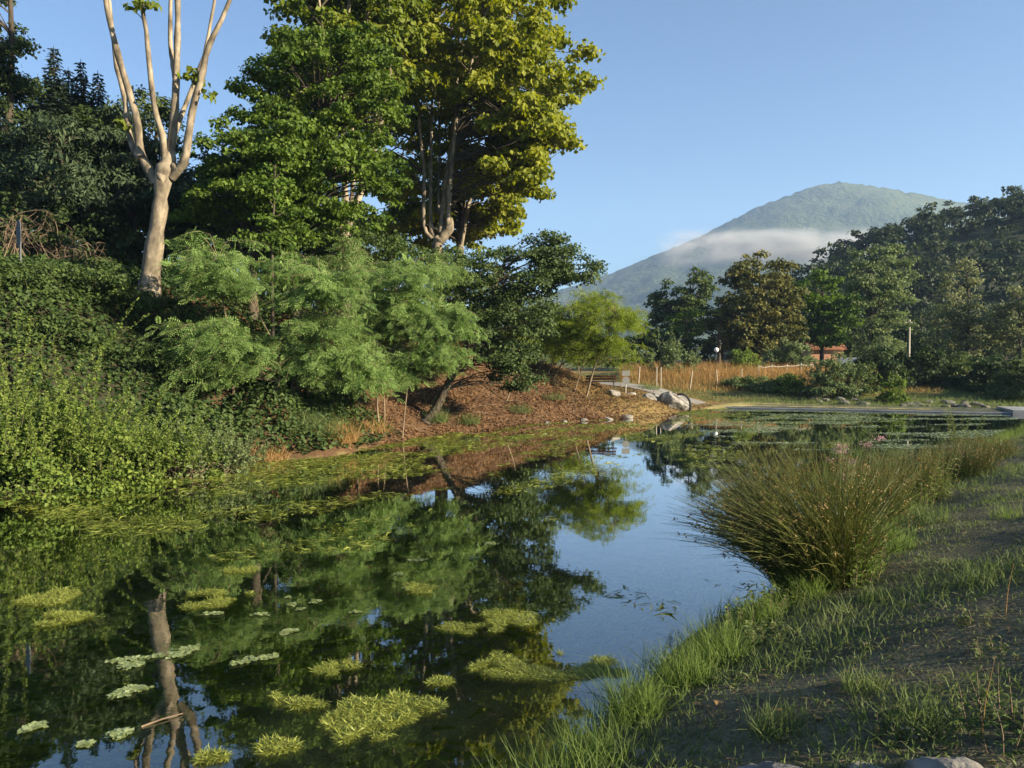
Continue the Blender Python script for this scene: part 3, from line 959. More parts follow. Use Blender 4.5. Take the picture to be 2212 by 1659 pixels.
wood = [
    ('cedar_tree', 'blue-green cedar behind the pollarded plane', 290, 41, [(295, 330, 41, 70, 90, 2.5, 26), (260, 430, 40, 80, 70, 2.5, 24)], M['cedar_needle'], .30),
    ('cypress_tree', 'feathery dark cypress below the fir spires', 130, 38, [(120, 330, 38, 80, 100, 2.5, 32), (150, 430, 37, 90, 70, 2.5, 26), (60, 420, 37, 70, 70, 2, 18)], M['cedar_needle'], .30),
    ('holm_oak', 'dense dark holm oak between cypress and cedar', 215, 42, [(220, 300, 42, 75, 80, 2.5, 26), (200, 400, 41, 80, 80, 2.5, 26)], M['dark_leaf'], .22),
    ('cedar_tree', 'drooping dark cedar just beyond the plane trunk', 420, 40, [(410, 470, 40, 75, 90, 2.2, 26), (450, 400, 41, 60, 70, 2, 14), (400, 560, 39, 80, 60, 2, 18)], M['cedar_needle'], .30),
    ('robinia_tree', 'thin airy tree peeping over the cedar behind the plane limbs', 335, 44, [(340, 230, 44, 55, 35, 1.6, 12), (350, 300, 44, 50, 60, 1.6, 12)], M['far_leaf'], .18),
    ('hazel_bush', 'dark leafy hazel at the foot of the dark maples', 720, 40, [(700, 560, 40, 110, 60, 2.5, 26), (810, 570, 42, 90, 60, 2.5, 20)], M['bramble_leaf_shaded'], .18),
    ('hazel_bush', 'dark leafy hazel under the knobbly plane fork', 880, 46, [(870, 560, 46, 90, 55, 2.5, 20), (960, 600, 47, 80, 55, 2.5, 16)], M['bramble_leaf_shaded'], .18),
    ('hazel_bush', 'shaded hazel filling the gap behind the three thin stems', 620, 44, [(600, 600, 44, 90, 60, 2.5, 26), (650, 680, 42, 90, 60, 2.5, 20)], M['bramble_leaf_shaded'], .18),
    ('hazel_bush', 'shaded hazel below the pale swollen bole', 760, 46, [(740, 620, 46, 100, 60, 2.5, 26), (800, 700, 44, 80, 50, 2.5, 18)], M['bramble_leaf_shaded'], .18),
    ('hazel_bush', 'hazel in front of the slender plane stems', 1000, 50, [(1000, 590, 50, 70, 50, 2.5, 24), (940, 660, 47, 80, 55, 2.5, 22), (1040, 680, 48, 70, 60, 2.5, 20)], M['bramble_leaf_shaded'], .18),
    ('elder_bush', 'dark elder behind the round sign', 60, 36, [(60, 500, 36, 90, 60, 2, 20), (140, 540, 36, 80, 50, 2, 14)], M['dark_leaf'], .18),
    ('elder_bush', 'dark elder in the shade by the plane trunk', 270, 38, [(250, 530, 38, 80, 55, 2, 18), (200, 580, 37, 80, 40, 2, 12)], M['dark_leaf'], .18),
]
for i, (nm, lab, u, D, ells, mt, sz) in enumerate(wood):
    tmpl = (NEED_V, LEAF_F) if 'needle' in mt.name else (LEAF_V, LEAF_F)
    v0 = ells[0][1]
    ell_tree(nm, lab, u, D, [(u, v0 + 120, 0), (u + 4, v0 + 40, 0), (u, v0 - 10, 0)], .16, .04, ells, .8, 92 if sz < .25 else 115, mt, M['dark_bark'], sz, 50 + i, 'wood edge trees', None, tmpl, up=.45,
             droop=.35 if 'needle' in mt.name else 0, cat='bush' if 'bush' in nm else 'tree', shell=2.0)
# filler wood behind, far up the slope: reads as one dark mass
r = RNG(70)
mb, tb = MB(), MB()
for i in range(34):
    D = r.uniform(50, 64)
    u = r.uniform(-160, 820)
    b = gp(u, D)
    h = r.uniform(6, 9)
    V, F = tube([b, b + [0, 0, h * .8]], [.2, .08], 5)
    tb.add(V, F, 1, .5, True)
    C, R = shell_clumps(r, b + [0, 0, h * .55], (3.0, 3.0, h * .45), 12, 1.4, .4)
    P, O, T = clump_leaves(r, C, R, 22)
    V, F = leafset(r, P, O, .42, .4)
    tb.add(V, F, 0, np.repeat(T, 4))
tag(obj('hillside_woods', tb, [M['dark_leaf'], M['dark_bark']]), 'dark wooded slope closing the view behind the wood edge', kind='stuff')

# dead bush with bare twigs
def twig_bush(label, base, rad, h, seed, n=14):
    r = RNG(seed)
    t = thing('dead_bush', label, 'bush', base, 0, 'dead bushes')
    mb = MB()
    for i in range(n):
        a = r.uniform(0, 2 * pi)
        e = np.array([cos(a) * rad * r.uniform(.3, 1), sin(a) * rad * .6 * r.uniform(.3, 1), h * r.uniform(.25, 1)])
        q0 = np.r_[r.normal(0, rad * .25, 2), -.1]
        mid = (q0 + e) / 2 + r.normal(0, .25, 3) * rad * .6 + [0, 0, h * .25]
        Q = smoothline([q0, mid, e, e + np.r_[r.normal(0, .4, 2), r.uniform(-.6, .1)]], 10)
        V, F = tube(Q, np.linspace(.022, .006, 10), 4)
        mb.add(V, F, 0, .5, True)
        for j in range(5):
            q = Q[r.integers(3, 10)]
            e2 = q + norm(r.normal(0, 1, 3) + [0, 0, -.2]) * r.uniform(.25, .8)
            V, F = tube(smoothline([q, (q + e2) / 2 + r.normal(0, .12, 3), e2], 5), np.linspace(.010, .004, 5), 3)
            mb.add(V, F, 0, .5, True)
    obj('branch', mb, M['dead_twig'], t)['kind'] = 'stuff'
    return t
twig_bush('tangle of dead tan twigs beside the round sign', gp(125, 35), 1.8, 2.4, 80)
twig_bush('tangle of dead tan twigs half way to the plane trunk', gp(165, 34), 1.6, 1.8, 81)
twig_bush('low tangle of dead twigs behind the round sign', gp(30, 33), 1.6, 2.2, 82)

# ------------------------------------------------------------------ robinias (false acacias) along the shore
def robinia_clumps(r, center, radii, k, cr):
    C, R = shell_clumps(r, center, radii, k, cr, .35, -.8, .5, r.uniform(0, 30))
    R[:, 2] = R[:, 0] * .38
    return C, R
def make_robinia(label, base, stems, ells, mat, seed, size=.44, cr=.75, group='robinias on the far bank', name='robinia_tree', tm=(FROND_V, FROND_F)):
    """thin stems, and long drooping sprays with pinnate leaves set along both sides"""
    r = RNG(seed)
    t = thing(name, label, 'tree', base, 0, group)
    allq = []
    for pts, ra, rb in stems:
        Q = smoothline(pts, 12)
        V, F = tube(Q, np.linspace(ra, rb, 12), 7)
        obj('trunk', MB().add(V, F, 0, .5, True), M['robinia_bark'], t)
        allq.append(Q[3:])
    allq = np.concatenate(allq)
    bb, lf = MB(), MB()
    for c0, rad, k in ells:
        C, R = robinia_clumps(r, np.asarray(c0, float), rad, int(k * 1.6), cr)
        for c, rd in zip(C, R):
            d = np.linalg.norm(allq - c, axis=1) + np.where(allq[:, 2] > c[2] - .1, 2.5, 0)
            p0 = allq[np.argmin(d)]
            oc = c - c0
            outd = norm(np.array([c[0] - p0[0], c[1] - p0[1], 0]) + np.array([oc[0], oc[1], 0]) * .7 + np.r_[r.normal(0, .25, 2), 0])
            ln = rd[0] * r.uniform(1.5, 2.3)
            sv = np.array([-outd[1], outd[0], 0])
            tin = np.clip(.45 + r.normal(0, .14), .1, .8)
            lines = []
            A = smoothline([c - outd * ln * .45 + [0, 0, .05], c + [0, 0, .12], c + outd * ln * .5 - [0, 0, ln * r.uniform(.08, .28)]], 10)
            lines.append(A)
            for sg in (-1, 1):
                q = A[r.integers(2, 5)]
                e = q + (outd * .75 + sv * sg * .6) * ln * r.uniform(.4, .62) - [0, 0, ln * r.uniform(.06, .22)]
                lines.append(smoothline([q, (q + e) / 2 + [0, 0, .06], e], 10))
            V, F = tube(smoothline([p0, (p0 + A[0]) / 2 + [0, 0, .1], A[0]], 4), np.linspace(.02, .01, 4), 3)
            bb.add(V, F, 0, .5, True)
            for Ln in lines:
                V, F = tube(Ln[::3], np.linspace(.010, .003, 4), 3)
                bb.add(V, F, 0, .5, True)
                ll = np.linalg.norm(Ln[-1] - Ln[0])
                n = max(5, int(ll / .105))
                f = np.linspace(.05, 1, n)
                pos = np.stack([np.interp(f, np.linspace(0, 1, 10), Ln[:, i]) for i in range(3)], 1)
                dirn = norm(Ln[-1] - Ln[0])
                sd = norm(np.cross(dirn, [0, 0, 1.]))
                sg = np.where(np.arange(n) % 2, 1, -1)[:, None]
                ax = dirn * .35 + sd * sg * r.uniform(.3, 1.0, n)[:, None] + np.array([0, 0, -.22]) + r.normal(0, .45, (n, 3))
                ax[-1] = dirn
                upv = np.array([.25, -.15, .7]) + outd * .6 + r.normal(0, .45, (n, 3))
                V, F = inst(*tm, pos, ax, upv, size * r.uniform(.7, 1.15, n) * (1.05 - .35 * f))
                lf.add(V, F, 0, np.repeat(np.clip(r.normal(tin, .13, n) + .12 * f, 0, 1), len(tm[0])))
    obj('branch', bb, M['robinia_bark'], t)['kind'] = 'stuff'
    obj('crown', lf, mat, t)
    return t
def robinia_at(label, u, D, stem_px, ell_px, mat, seed, **kw):
    b = gp(u, D)
    stems = []
    for pts, ra, rb in stem_px:
        P = np.array([at(x, y, D + dd) for x, y, dd in pts]) - b
        P[0][2] = float(H(P[0][0] + b[0], P[0][1] + b[1])) - b[2] - .15
        stems.append((P, ra, rb))
    ells = [(at(x, y, D + dd) - b, (ru * D / FPX, rd, rv * D / FPX), k) for x, y, dd, ru, rv, rd, k in ell_px]
    return make_robinia(label, b, stems, ells, mat, seed, **kw)
RL, RY = M['robinia_leaf'], M['robinia_yellow']
robinia_at('feathery robinia with bright sunlit fronds in front of the plane trunk', 500, 29.5,
           [([(505, 900, 0), (500, 760, .2), (480, 640, .3), (470, 560, .3)], .06, .015), ([(590, 900, .3), (605, 780, .2), (560, 680, .3)], .05, .015)],
           [(480, 600, 0, 110, 75, 2.0, 34), (470, 740, -.3, 115, 60, 1.8, 34), (530, 800, 0, 70, 45, 1.4, 16), (455, 805, -.3, 70, 40, 1.4, 14), (435, 540, .3, 40, 40, .8, 6)], RL, 101)
robinia_at('broad feathery robinia over three thin pale stems', 640, 30.5,
           [([(578, 915, .4), (592, 830, .4), (604, 770, .4), (640, 660, .4)], .045, .015), ([(607, 915, .2), (612, 830, .2), (630, 700, .2)], .03, .012), ([(616, 925, 0), (632, 830, 0), (660, 740, 0), (690, 640, 0)], .045, .015)],
           [(690, 620, .3, 110, 75, 2.0, 34), (700, 740, 0, 115, 70, 1.8, 36), (780, 825, -.2, 75, 40, 1.4, 18), (660, 800, 0, 80, 45, 1.4, 16), (720, 805, -.5, 60, 40, 1.2, 12)], RL, 102)
robinia_at('blue-green robinia hanging over the brown leaf litter', 850, 33.5,
           [([(820, 915, 0), (815, 860, 0), (830, 760, .2), (850, 660, .3)], .05, .015), ([(868, 900, .2), (880, 840, .2), (900, 740, .2)], .04, .012), ([(830, 910, .1), (828, 850, .1), (800, 740, .2)], .04, .012)],
           [(870, 620, .5, 115, 65, 2.2, 36), (900, 700, .2, 100, 60, 2.0, 30), (930, 780, 0, 85, 45, 1.5, 24), (820, 710, .3, 80, 70, 1.6, 20), (850, 805, -.4, 70, 35, 1.3, 14), (980, 700, .2, 60, 60, 1.5, 14)], RL, 103)
robinia_at('shaded robinia between the dark maples and the shore', 770, 37,
           [([(770, 900, 0), (775, 760, 0), (780, 620, 0)], .07, .02)], [(760, 590, 0, 100, 60, 2.2, 26), (800, 680, 0, 110, 70, 2.2, 26), (960, 600, .4, 80, 50, 1.8, 16)], RL, 104, tm=(FROND4_V, FROND4_F))
robinia_at('yellow-green robinia leaning over the bench', 1262, 46,
           [([(1265, 862, 0), (1285, 790, 0), (1310, 730, 0), (1330, 680, 0)], .07, .015), ([(1240, 850, .5), (1258, 790, .5), (1280, 720, .5)], .045, .012)],
           [(1300, 690, 0, 75, 60, 2.0, 44), (1320, 755, 0, 65, 45, 1.8, 30), (1365, 700, .3, 40, 40, 1.2, 14), (1250, 740, .5, 60, 55, 1.5, 24)], RY, 105, size=.46, cr=.7, tm=(FROND4_V, FROND4_F))
robinia_at('yellow-green robinia clump with four thin dark stems on the grassy hump', 1200, 47,
           [([(1162, 830, .5), (1178, 770, .5), (1190, 700, .5)], .05, .012), ([(1183, 835, .2), (1196, 770, .2), (1215, 690, .2)], .05, .012), ([(1195, 838, 0), (1215, 780, 0), (1240, 700, 0)], .05, .012), ([(1092, 880, -4), (1110, 820, -4), (1125, 740, -4)], .05, .012)],
           [(1180, 690, .5, 75, 60, 2.0, 36), (1220, 720, .3, 65, 55, 1.8, 28), (1120, 740, 0, 65, 60, 1.8, 24)], RY, 106, size=.46, cr=.7, tm=(FROND4_V, FROND4_F))
robinia_at('young robinia with leaves down to the dry grass behind the bench', 1225, 52,
           [([(1210, 830, 0), (1215, 770, 0), (1220, 690, 0)], .05, .012), ([(1255, 830, 0), (1250, 780, 0), (1265, 720, 0)], .04, .012)],
           [(1220, 760, 0, 60, 35, 1.8, 18), (1290, 660, 0, 60, 40, 1.8, 16)], RY, 107, size=.46, cr=.7, tm=(FROND4_V, FROND4_F))

# ------------------------------------------------------------------ leaning alder
r = RNG(120)
b = gp(918, 37.2)
b[2] = max(b[2], .1)
AD = 37.5
ap = np.array([at(x, y, AD + dd) for x, y, dd in [(918, 908, 0), (940, 885, 0), (960, 845, 0), (985, 795, 0), (1020, 720, .3), (1060, 640, .6), (1090, 570, 1)]]) - b
ap[0] = (0, 0, -.2)
C, R = crown_ell(r, [(1110, 600, 38.5, 120, 80, 2.6, 60), (1110, 700, 38.2, 100, 70, 2.4, 52), (1090, 770, 38, 75, 55, 2.0, 34), (1230, 585, 38.5, 75, 45, 1.6, 34), (1060, 640, 39, 95, 80, 2, 34), (1110, 820, 37.6, 45, 45, 1.2, 14), (1190, 540, 39, 60, 40, 1.5, 20)], 0, .62)
make_tree('alder_tree', 'dark small-leaved alder leaning from the shore over the water', b, ap, .26, .06, C - b, R, 190, M['alder_leaf'], M['dark_bark'], .135, r, None, up=.35, brad=.035, shell=2.0, frac=.7)
mb = MB()
al = ap + b
n = 420
f = r.uniform(.02, .5, n)
Q = smoothline(al, 40)
pos = np.stack([np.interp(f, np.linspace(0, 1, 40), Q[:, i]) for i in range(3)], 1) + rand_dir(r, n) * .24 * (1 - f)[:, None]
V, F = leafset(r, pos, rand_dir(r, n), .12, .2)
tag(obj('ivy', mb.add(V, F, 0, np.repeat(r.uniform(.2, .8, n), 4)), M['bramble_leaf_shaded']), 'ivy climbing the leaning alder trunk', 'ivy')

# ------------------------------------------------------------------ shrubs on the left shore
sh_specs = [  # u, D, radius, height, seed, label
    (15, 20.2, 2.1, 4.2, 200, 'tall spiky green shrub at the water with long upright shoots'),
    (120, 21.2, 1.7, 3.2, 201, 'bushy green shrub at the shore with pale yellowish sprays'),
    (220, 22.0, 1.6, 3.4, 202, 'bright green shrub with two tall leafy spires'),
    (300, 22.8, 1.5, 2.3, 203, 'rounded green shrub in the middle of the shore thicket'),
    (375, 23.5, 1.4, 2.3, 204, 'green shrub hanging over reddish dead stems at the water'),
    (440, 24.4, 1.3, 1.9, 205, 'blue-green shrub under the lowest robinia fronds'),
    (505, 25.2, 1.1, 1.6, 206, 'low grey-green shrub where the thicket meets the brown bank'),
    (-70, 20.5, 2.2, 4.0, 211, 'shrub continuing the thicket upstream'),
]
for i, (u, D, rad, h, sd, lab) in enumerate(sh_specs):
    make_shrub('shore_shrub', lab, gp(u, D - .45, -.1), rad, h * .8, RNG(sd), M['willow_leaf'] if i in (5, 6) else M['shrub_leaf'], 40, .105, 'shrubs of the shore thicket', .95, .7)
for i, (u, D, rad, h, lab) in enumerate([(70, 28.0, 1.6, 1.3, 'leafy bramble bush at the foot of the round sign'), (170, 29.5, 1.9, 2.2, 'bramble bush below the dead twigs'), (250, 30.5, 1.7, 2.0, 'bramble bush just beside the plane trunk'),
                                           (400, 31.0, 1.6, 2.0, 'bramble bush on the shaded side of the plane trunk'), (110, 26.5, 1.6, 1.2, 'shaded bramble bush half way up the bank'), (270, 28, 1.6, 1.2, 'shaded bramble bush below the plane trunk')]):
    make_shrub('bramble_bush', lab, gp(u, D, -.1), rad, h * .8, RNG(230 + i), M['bramble_leaf_shaded'], 20, .12, 'brambles on the slope', 1.0, .3, 'bush')

def scatter_left(r, n, s0, s1, d0, d1):
    s = r.uniform(s0, s1, n)
    d = r.uniform(d0, d1, n)
    x, y = xy(s, tL(s) - d)
    return x, y, s, d

# bramble carpet over the left slope, leaf colour darkened for its shade band
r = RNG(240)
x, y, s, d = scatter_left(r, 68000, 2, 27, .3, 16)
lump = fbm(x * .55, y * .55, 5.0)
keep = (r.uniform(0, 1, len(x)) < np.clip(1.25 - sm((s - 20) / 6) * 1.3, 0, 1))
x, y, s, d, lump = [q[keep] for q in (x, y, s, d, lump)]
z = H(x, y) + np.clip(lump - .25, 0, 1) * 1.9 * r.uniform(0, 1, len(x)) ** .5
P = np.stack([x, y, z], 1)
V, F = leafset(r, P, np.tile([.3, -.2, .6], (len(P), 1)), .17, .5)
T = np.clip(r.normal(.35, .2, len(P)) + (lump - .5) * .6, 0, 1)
tag(obj('undergrowth', MB().add(V, F, 0, np.repeat(T, 4)), M['bramble_leaf_shaded']), 'bramble and ivy carpet over the left slope', kind='stuff')

# brown leaf litter and cut branches on the open bank
r = RNG(241)
x, y, s, d = scatter_left(r, 48000, 19, 52, -.1, 9)
keep = r.uniform(0, 1, len(x)) < np.clip(sm((s - 20) / 5) * (1 - .65 * sm((s - 40) / 6)), 0, 1)
x, y, s, d = [q[keep] for q in (x, y, s, d)]
lump = fbm(x * 1.3, y * 1.3, 6.0)
P = np.stack([x, y, H(x, y) + np.clip(lump - .4, 0, 1) * .5 * r.uniform(0, 1, len(x)) + .01], 1)
V, F = leafset(r, P, np.tile([.2, -.2, .9], (len(P), 1)), .13, .5, NEED_V * [1, 1.8, 1], LEAF_F)
T = np.clip(r.normal(.4, .22, len(P)) + (fbm(x * .5, y * .5, 8.0) - .5) * .9, 0, 1)
tag(obj('leaf_litter', MB().add(V, F, 0, np.repeat(T, 4)), M['dry_leaf']), 'russet dead leaves and bracken on the open bank', kind='stuff')
mb = MB()
for i in range(420):
    x, y, s, d = [q[0] for q in scatter_left(r, 1, 21, 45, .3, 6)]
    a, ln = r.uniform(0, 2 * pi), r.uniform(.3, 1.3)
    p0 = np.array([x, y, float(H(x, y)) + .04])
    x2, y2 = x + cos(a) * ln, y + sin(a) * ln
    p1 = np.array([x2, y2, float(H(x2, y2)) + r.uniform(.05, .25)])
    V, F = tube(smoothline([p0, (p0 + p1) / 2 + [0, 0, .08], p1], 4), np.linspace(.014, .005, 4), 3)
    mb.add(V, F, 0, .5, True)
tag(obj('twig_litter', mb, M['dead_twig']), 'cut dry twigs lying on the brown bank', kind='stuff')

# grassy patches: hump behind the bench
r = RNG(242)
x, y, s, d = scatter_left(r, 20000, 36, 56, .8, 12)
rd, _ = road_dist(x, y)
keep = (rd > 1.9) & (r.uniform(0, 1, len(x)) < sm((s - 36) / 6))
P = np.stack([x, y, H(x, y)], 1)[keep]
mb = blades(MB(), r, P, .16, .015, .5, .5, (.45, .25), small=True)
tag(obj('dry_grass', mb, M['straw']), 'short parched grass around the bench', kind='stuff')
r = RNG(243)
x, y, s, d = scatter_left(r, 9000, 38, 54, .8, 10)
rd, _ = road_dist(x, y)
P = np.stack([x, y, H(x, y)], 1)[rd > 1.9]
tag(obj('grass', blades(MB(), r, P, .14, .015, .4, .5, (.6, .2), small=True), M['grass']), 'green grass blades around the bench', kind='stuff')

# sedge tufts at the left waterline
def tuft(name, label, base, n, h, w, rad, r, mat, cat='grass tuft', group=None, lean=.5, tint=(.5, .2), part='blade', bends=(0, 1, 2)):
    t = thing(name, label, cat, base, 0, group)
    a = r.uniform(0, 2 * pi, n)
    q = rad * np.sqrt(r.uniform(0, 1, n))
    P = np.stack([np.cos(a) * q, np.sin(a) * q, np.full(n, -.03)], 1)
    obj(part, blades(MB(), r, P, h, w, lean, .4, tint, 0, bends), mat, t)
    return t
for i, (u, v, n, h, rad, mt, lab) in enumerate([
        (650, 985, 500, .7, .7, 'grass', 'long-bladed sedge tuft with straw beside it at the brown bank'), (725, 980, 700, .75, .8, 'straw', 'straw coloured sedge tuft at the waterline'),
        (690, 984, 500, .8, .6, 'grass', 'green sedge between the lush and the straw tuft'),
        (945, 938, 350, .6, .5, 'grass', 'bright green tuft at the foot of the leaning alder'), (1010, 935, 300, .5, .6, 'grass', 'green tuft downstream of the alder'),
        (1120, 920, 300, .45, .7, 'grass', 'low green tuft on the bank below the thin robinia stems'), (1195, 912, 260, .4, .7, 'grass', 'low tuft among the pale shore stones'),
        (580, 1000, 300, .5, .7, 'straw', 'small dry tuft next to the grey-green shrub'), (800, 962, 400, .5, .8, 'straw', 'dry bent tuft under the three thin stems'),
        (1400, 880, 300, .5, .8, 'grass', 'green tuft in front of the boulders')]):
    b = onz(u, v - 6)
    b[2] = max(0.0, float(H(b[0], b[1])))
    tuft('sedge_tuft', lab, b, n, h, .016, rad, RNG(260 + i), M[mt], group='sedge tufts on the far shore')
# dead reddish stems under the thicket
twig_bush('reddish dead stems poking out over the water under the thicket', onz(400, 1030) + [0, 0.3, .1], 1.1, .5, 90, 16)

# shore stones on the far bank
r = RNG(270)
for i, (u, v, rad, mt, lab) in enumerate([(1232, 908, .28, 'pale_rock', 'small pale stone at the far waterline'), (1285, 905, .34, 'pale_rock', 'flat pale stone at the waterline below the bench'), (1325, 902, .42, 'pale_rock', 'largest pale stone at the waterline below the bench'),
                                          (1140, 912, .22, 'rock', 'grey stone under the drooping alder twigs'), (1180, 910, .2, 'rock', 'small grey stone next to the pale waterline stones'), (1240, 880, .2, 'rock', 'stone half buried in the dry bank')]):
    b = onz(u, v)
    if v > 890:
        s_ = st(b[0], b[1])[0]
        b = np.array(xy(s_, float(tL(s_)) - .12))
    boulder('shore_stone', lab, (b[0], b[1], max(.02, float(H(b[0], b[1])))), rad, r, M[mt], group='stones on the far waterline', squash=.5, sub=3)
def r8(x, y): return (2200 + x / 3.687) * .576, (1300 + y / 3.687) * .576
for u, v, D, rad, mt, sq, lab in [(*r8(1180, 800), 51.5, 1.15, 'rock', .75, 'big grey boulder at the tip of the bank by the road'),
                                  (*r8(1170, 690), 52.8, .62, 'black_rock', .8, 'black boulder on top of the big grey one'),
                                  (*r8(1000, 660), 52.5, .85, 'rock', .6, 'brownish flat boulder beside the bench lawn'),
                                  (*r8(880, 700), 51.0, .7, 'rock', .6, 'tan boulder in the dry grass by the sign post'),
                                  (*r8(580, 690), 49.5, .55, 'rock', .45, 'pale broken stone at the foot of the sign post'),
                                  (*r8(370, 780), 47.5, .45, 'rock', .6, 'dull stone in the brown bank below the bench')]:
    p_ = at(u, v, D)
    hz = float(H(p_[0], D))
    boulder('boulder', lab, (p_[0], D, max(hz + rad * sq * .2, min(p_[2], hz + rad * sq * .5))), rad, RNG(int(u)), M[mt], group='boulders at the bank tip', squash=sq)
# dark arched pipe-like tube by the boulder
t_ = np.linspace(-.35, .62, 16) * pi
pb_ = at(*r8(1265, 850), 51.0)
Q = np.stack([pb_[0] + .15 + .62 * np.cos(t_ ), np.full(16, 51.0) - .15 * np.cos(t_), .38 + .75 * np.sin(t_)], 1)
V, F = tube(Q, .075, 8)
tag(obj('dark_band', MB().add(V, F, 0, .5, True), M['black_rock']), 'black curved rim standing in the water against the big grey boulder', 'band')

# ------------------------------------------------------------------ bench
bp_ = gp(1300, 48.0)
bx, by = bp_[0], 48.0
t = thing('park_bench', 'brown slatted park bench with black iron legs on the parched lawn', 'bench', (bx, by, float(H(bx, by))), radians(-14))
for i, (yy, zz) in enumerate([(-.18, .44), (-.05, .45), (.08, .45), (.20, .44)]):
    obj('seat_slat', box(MB(), (0, yy, zz), (.92, .052, .02)), M['wood_brown'], t)
for i, (yy, zz) in enumerate([(-.27, .60), (-.31, .76)]):
    obj('back_slat', box(MB(), (0, yy, zz), (.92, .02, .062), 0, 0, .5, radians(-12)), M['wood_brown'], t)
for sx in (-.72, .72):
    mb = MB()
    for pts in ([(0, .2, .42), (0, .25, .25), (0, .20, .12), (0, .28, 0)], [(0, -.16, .42), (0, -.20, .25), (0, -.17, .12), (0, -.30, 0)], [(0, .24, .42), (0, 0, .40), (0, -.22, .42), (0, -.29, .62), (0, -.34, .84)], [(0, .2, .25), (0, 0, .30), (0, -.2, .25)]):
        V, F = tube(smoothline(np.array(pts) + [sx, 0, 0], 9), .02, 6)
        mb.add(V, F, 0, .5, True)
    obj('leg_frame', mb, M['iron'], t)

# ------------------------------------------------------------------ signs
def round_sign(label, loc, h, rad, face_rz, disc_mat, post_mat, plate=False, group=None):
    t = thing('round_sign', label, 'sign', loc, face_rz, group)
    V, F = tube([[0, 0, -.2], [0, 0, h + rad * .8]], .035, 10)
    obj('post', MB().add(V, F, 0, .5, True), post_mat, t)
    th = np.arange(28) * 2 * pi / 28
    ring = lambda y_, q: np.stack([q * np.cos(th), np.full(28, y_), h + q * np.sin(th)], 1)
    V = np.vstack([ring(-.06, rad), ring(-.045, rad), [[0, -.06, h]], [[0, -.045, h]]])
    k_ = np.arange(28)
    mb = MB().add(V, np.stack([k_, (k_ + 1) % 28, 28 + (k_ + 1) % 28, 28 + k_], 1))
    mb.add(V, np.concatenate([np.stack([(k_ + 1) % 28, k_, np.full(28, 56)], 1), np.stack([28 + k_, 28 + (k_ + 1) % 28, np.full(28, 57)], 1)]))
    obj('disc', mb, disc_mat, t)
    if plate:
        obj('plate', box(MB(), (0, -.055, h + rad + .22), (.26, .012, .17)), disc_mat, t)
    return t
sgn = gp(1352, 50.3)
round_sign('grey-backed round sign on a post beside the bench', (sgn[0], sgn[1], sgn[2]), 1.12, .24, radians(8), M['sign_back'], M['post_wood'], True, 'round signs')
b = gp(50, 30.5)
hz_ = at(48, 505, 30.5)[2] - b[2]
round_sign('tall round sign seen almost edge-on at the wood edge', (b[0], b[1], b[2]), hz_, .55, radians(-50), M['dark_sign'], M['dark_sign'], False, 'round signs')

# ------------------------------------------------------------------ field, fence, far bank
r = RNG(300)
n = 38000
x = r.uniform(2, 34, n); y = r.uniform(58, 84, n)
rd, _ = road_dist(x, y)
z = H(x, y)
cwv = (x - CW0[0]) * cwn[0] + (y - CW0[1]) * cwn[1]
u_, v_ = proj(np.stack([x, y, z], 1))
dry = fbm(x * .22, y * .22, 11.0)
keep = (rd > 3.0) & (cwv > 4.5) & (u_ > 1340) & (z > .7)
P = np.stack([x, y, z], 1)[keep]
hh = (.40 + .55 * sm((z[keep] - .9) / .7)) * (.7 + .6 * dry[keep])
tag(obj('dry_meadow_grass', blades(MB(), r, P, hh, .026, .22, .4, (.5, .22), small=True), M['straw']), 'tall golden dry grass of the meadow beyond the road', kind='stuff')
r = RNG(301)
n = 20000
x = r.uniform(6, 40, n); y = r.uniform(54, 74, n)
rd, _ = road_dist(x, y)
z = H(x, y)
cwv = (x - CW0[0]) * cwn[0] + (y - CW0[1]) * cwn[1]
keep = (rd > 1.9) & (cwv > 2.2) & (z > .05) & (z < 2.0)
P = np.stack([x, y, z], 1)[keep]
tag(obj('verge_grass', blades(MB(), r, P, .32, .026, .4, .5, (.55, .22), small=True), M['grass']), 'green verge between road and dry meadow', kind='stuff')
posts = [(970, 430, 280, 0), (1028, 470, 285, 0), (705, 400, 280, 30), (1425, 450, 330, 40), (1820, 460, 320, -25), (2145, 400, 325, 0)]
for i, (x0, y0, y1, lx) in enumerate(posts):
    u, v = r8(x0, y0)
    D = 63.0 + .6 * i
    b = gp(u, D)
    tp = at(*r8(x0 + lx, y1), D)
    V, F = tube([[0, 0, -.3], [tp[0] - b[0], 0, max(1.2, tp[2] - b[2])]], .035, 6)
    ob = obj('fence_post', MB().add(V, F, 0, .5, True), M['post_wood'], None, b)
    tag(ob, ['upright grey fence post in the golden grass', 'upright post next to another near the saplings', 'fence post leaning towards the road', 'steeply leaning fence post in the golden grass', 'fence post leaning back towards the big chestnut', 'short fence post by the willow bush'][i], 'fence post', 'meadow fence posts')
for i, (u, D) in enumerate([(1640, 68), (1668, 68.4), (1700, 68.8), (1730, 69.2), (1755, 69.6)]):
    b = gp(u, D)
    V, F = tube([[0, 0, -.3], [.03 * (i - 2), 0, 1.15]], .03, 6)
    tag(obj('tape_post', MB().add(V, F, 0, .5, True), M['post_wood'], None, b), ['tape fence post beside the round willow bush', 'second tape post from the willow bush', 'middle post of the tape fence', 'second last tape fence post', 'last tape fence post towards the orange house'][i], 'fence post', 'tape fence posts')
pts = [gp(u, D, 1.0) for u, D in [(1640, 68), (1668, 68.4), (1700, 68.8), (1730, 69.2), (1755, 69.6)]]
Q = []
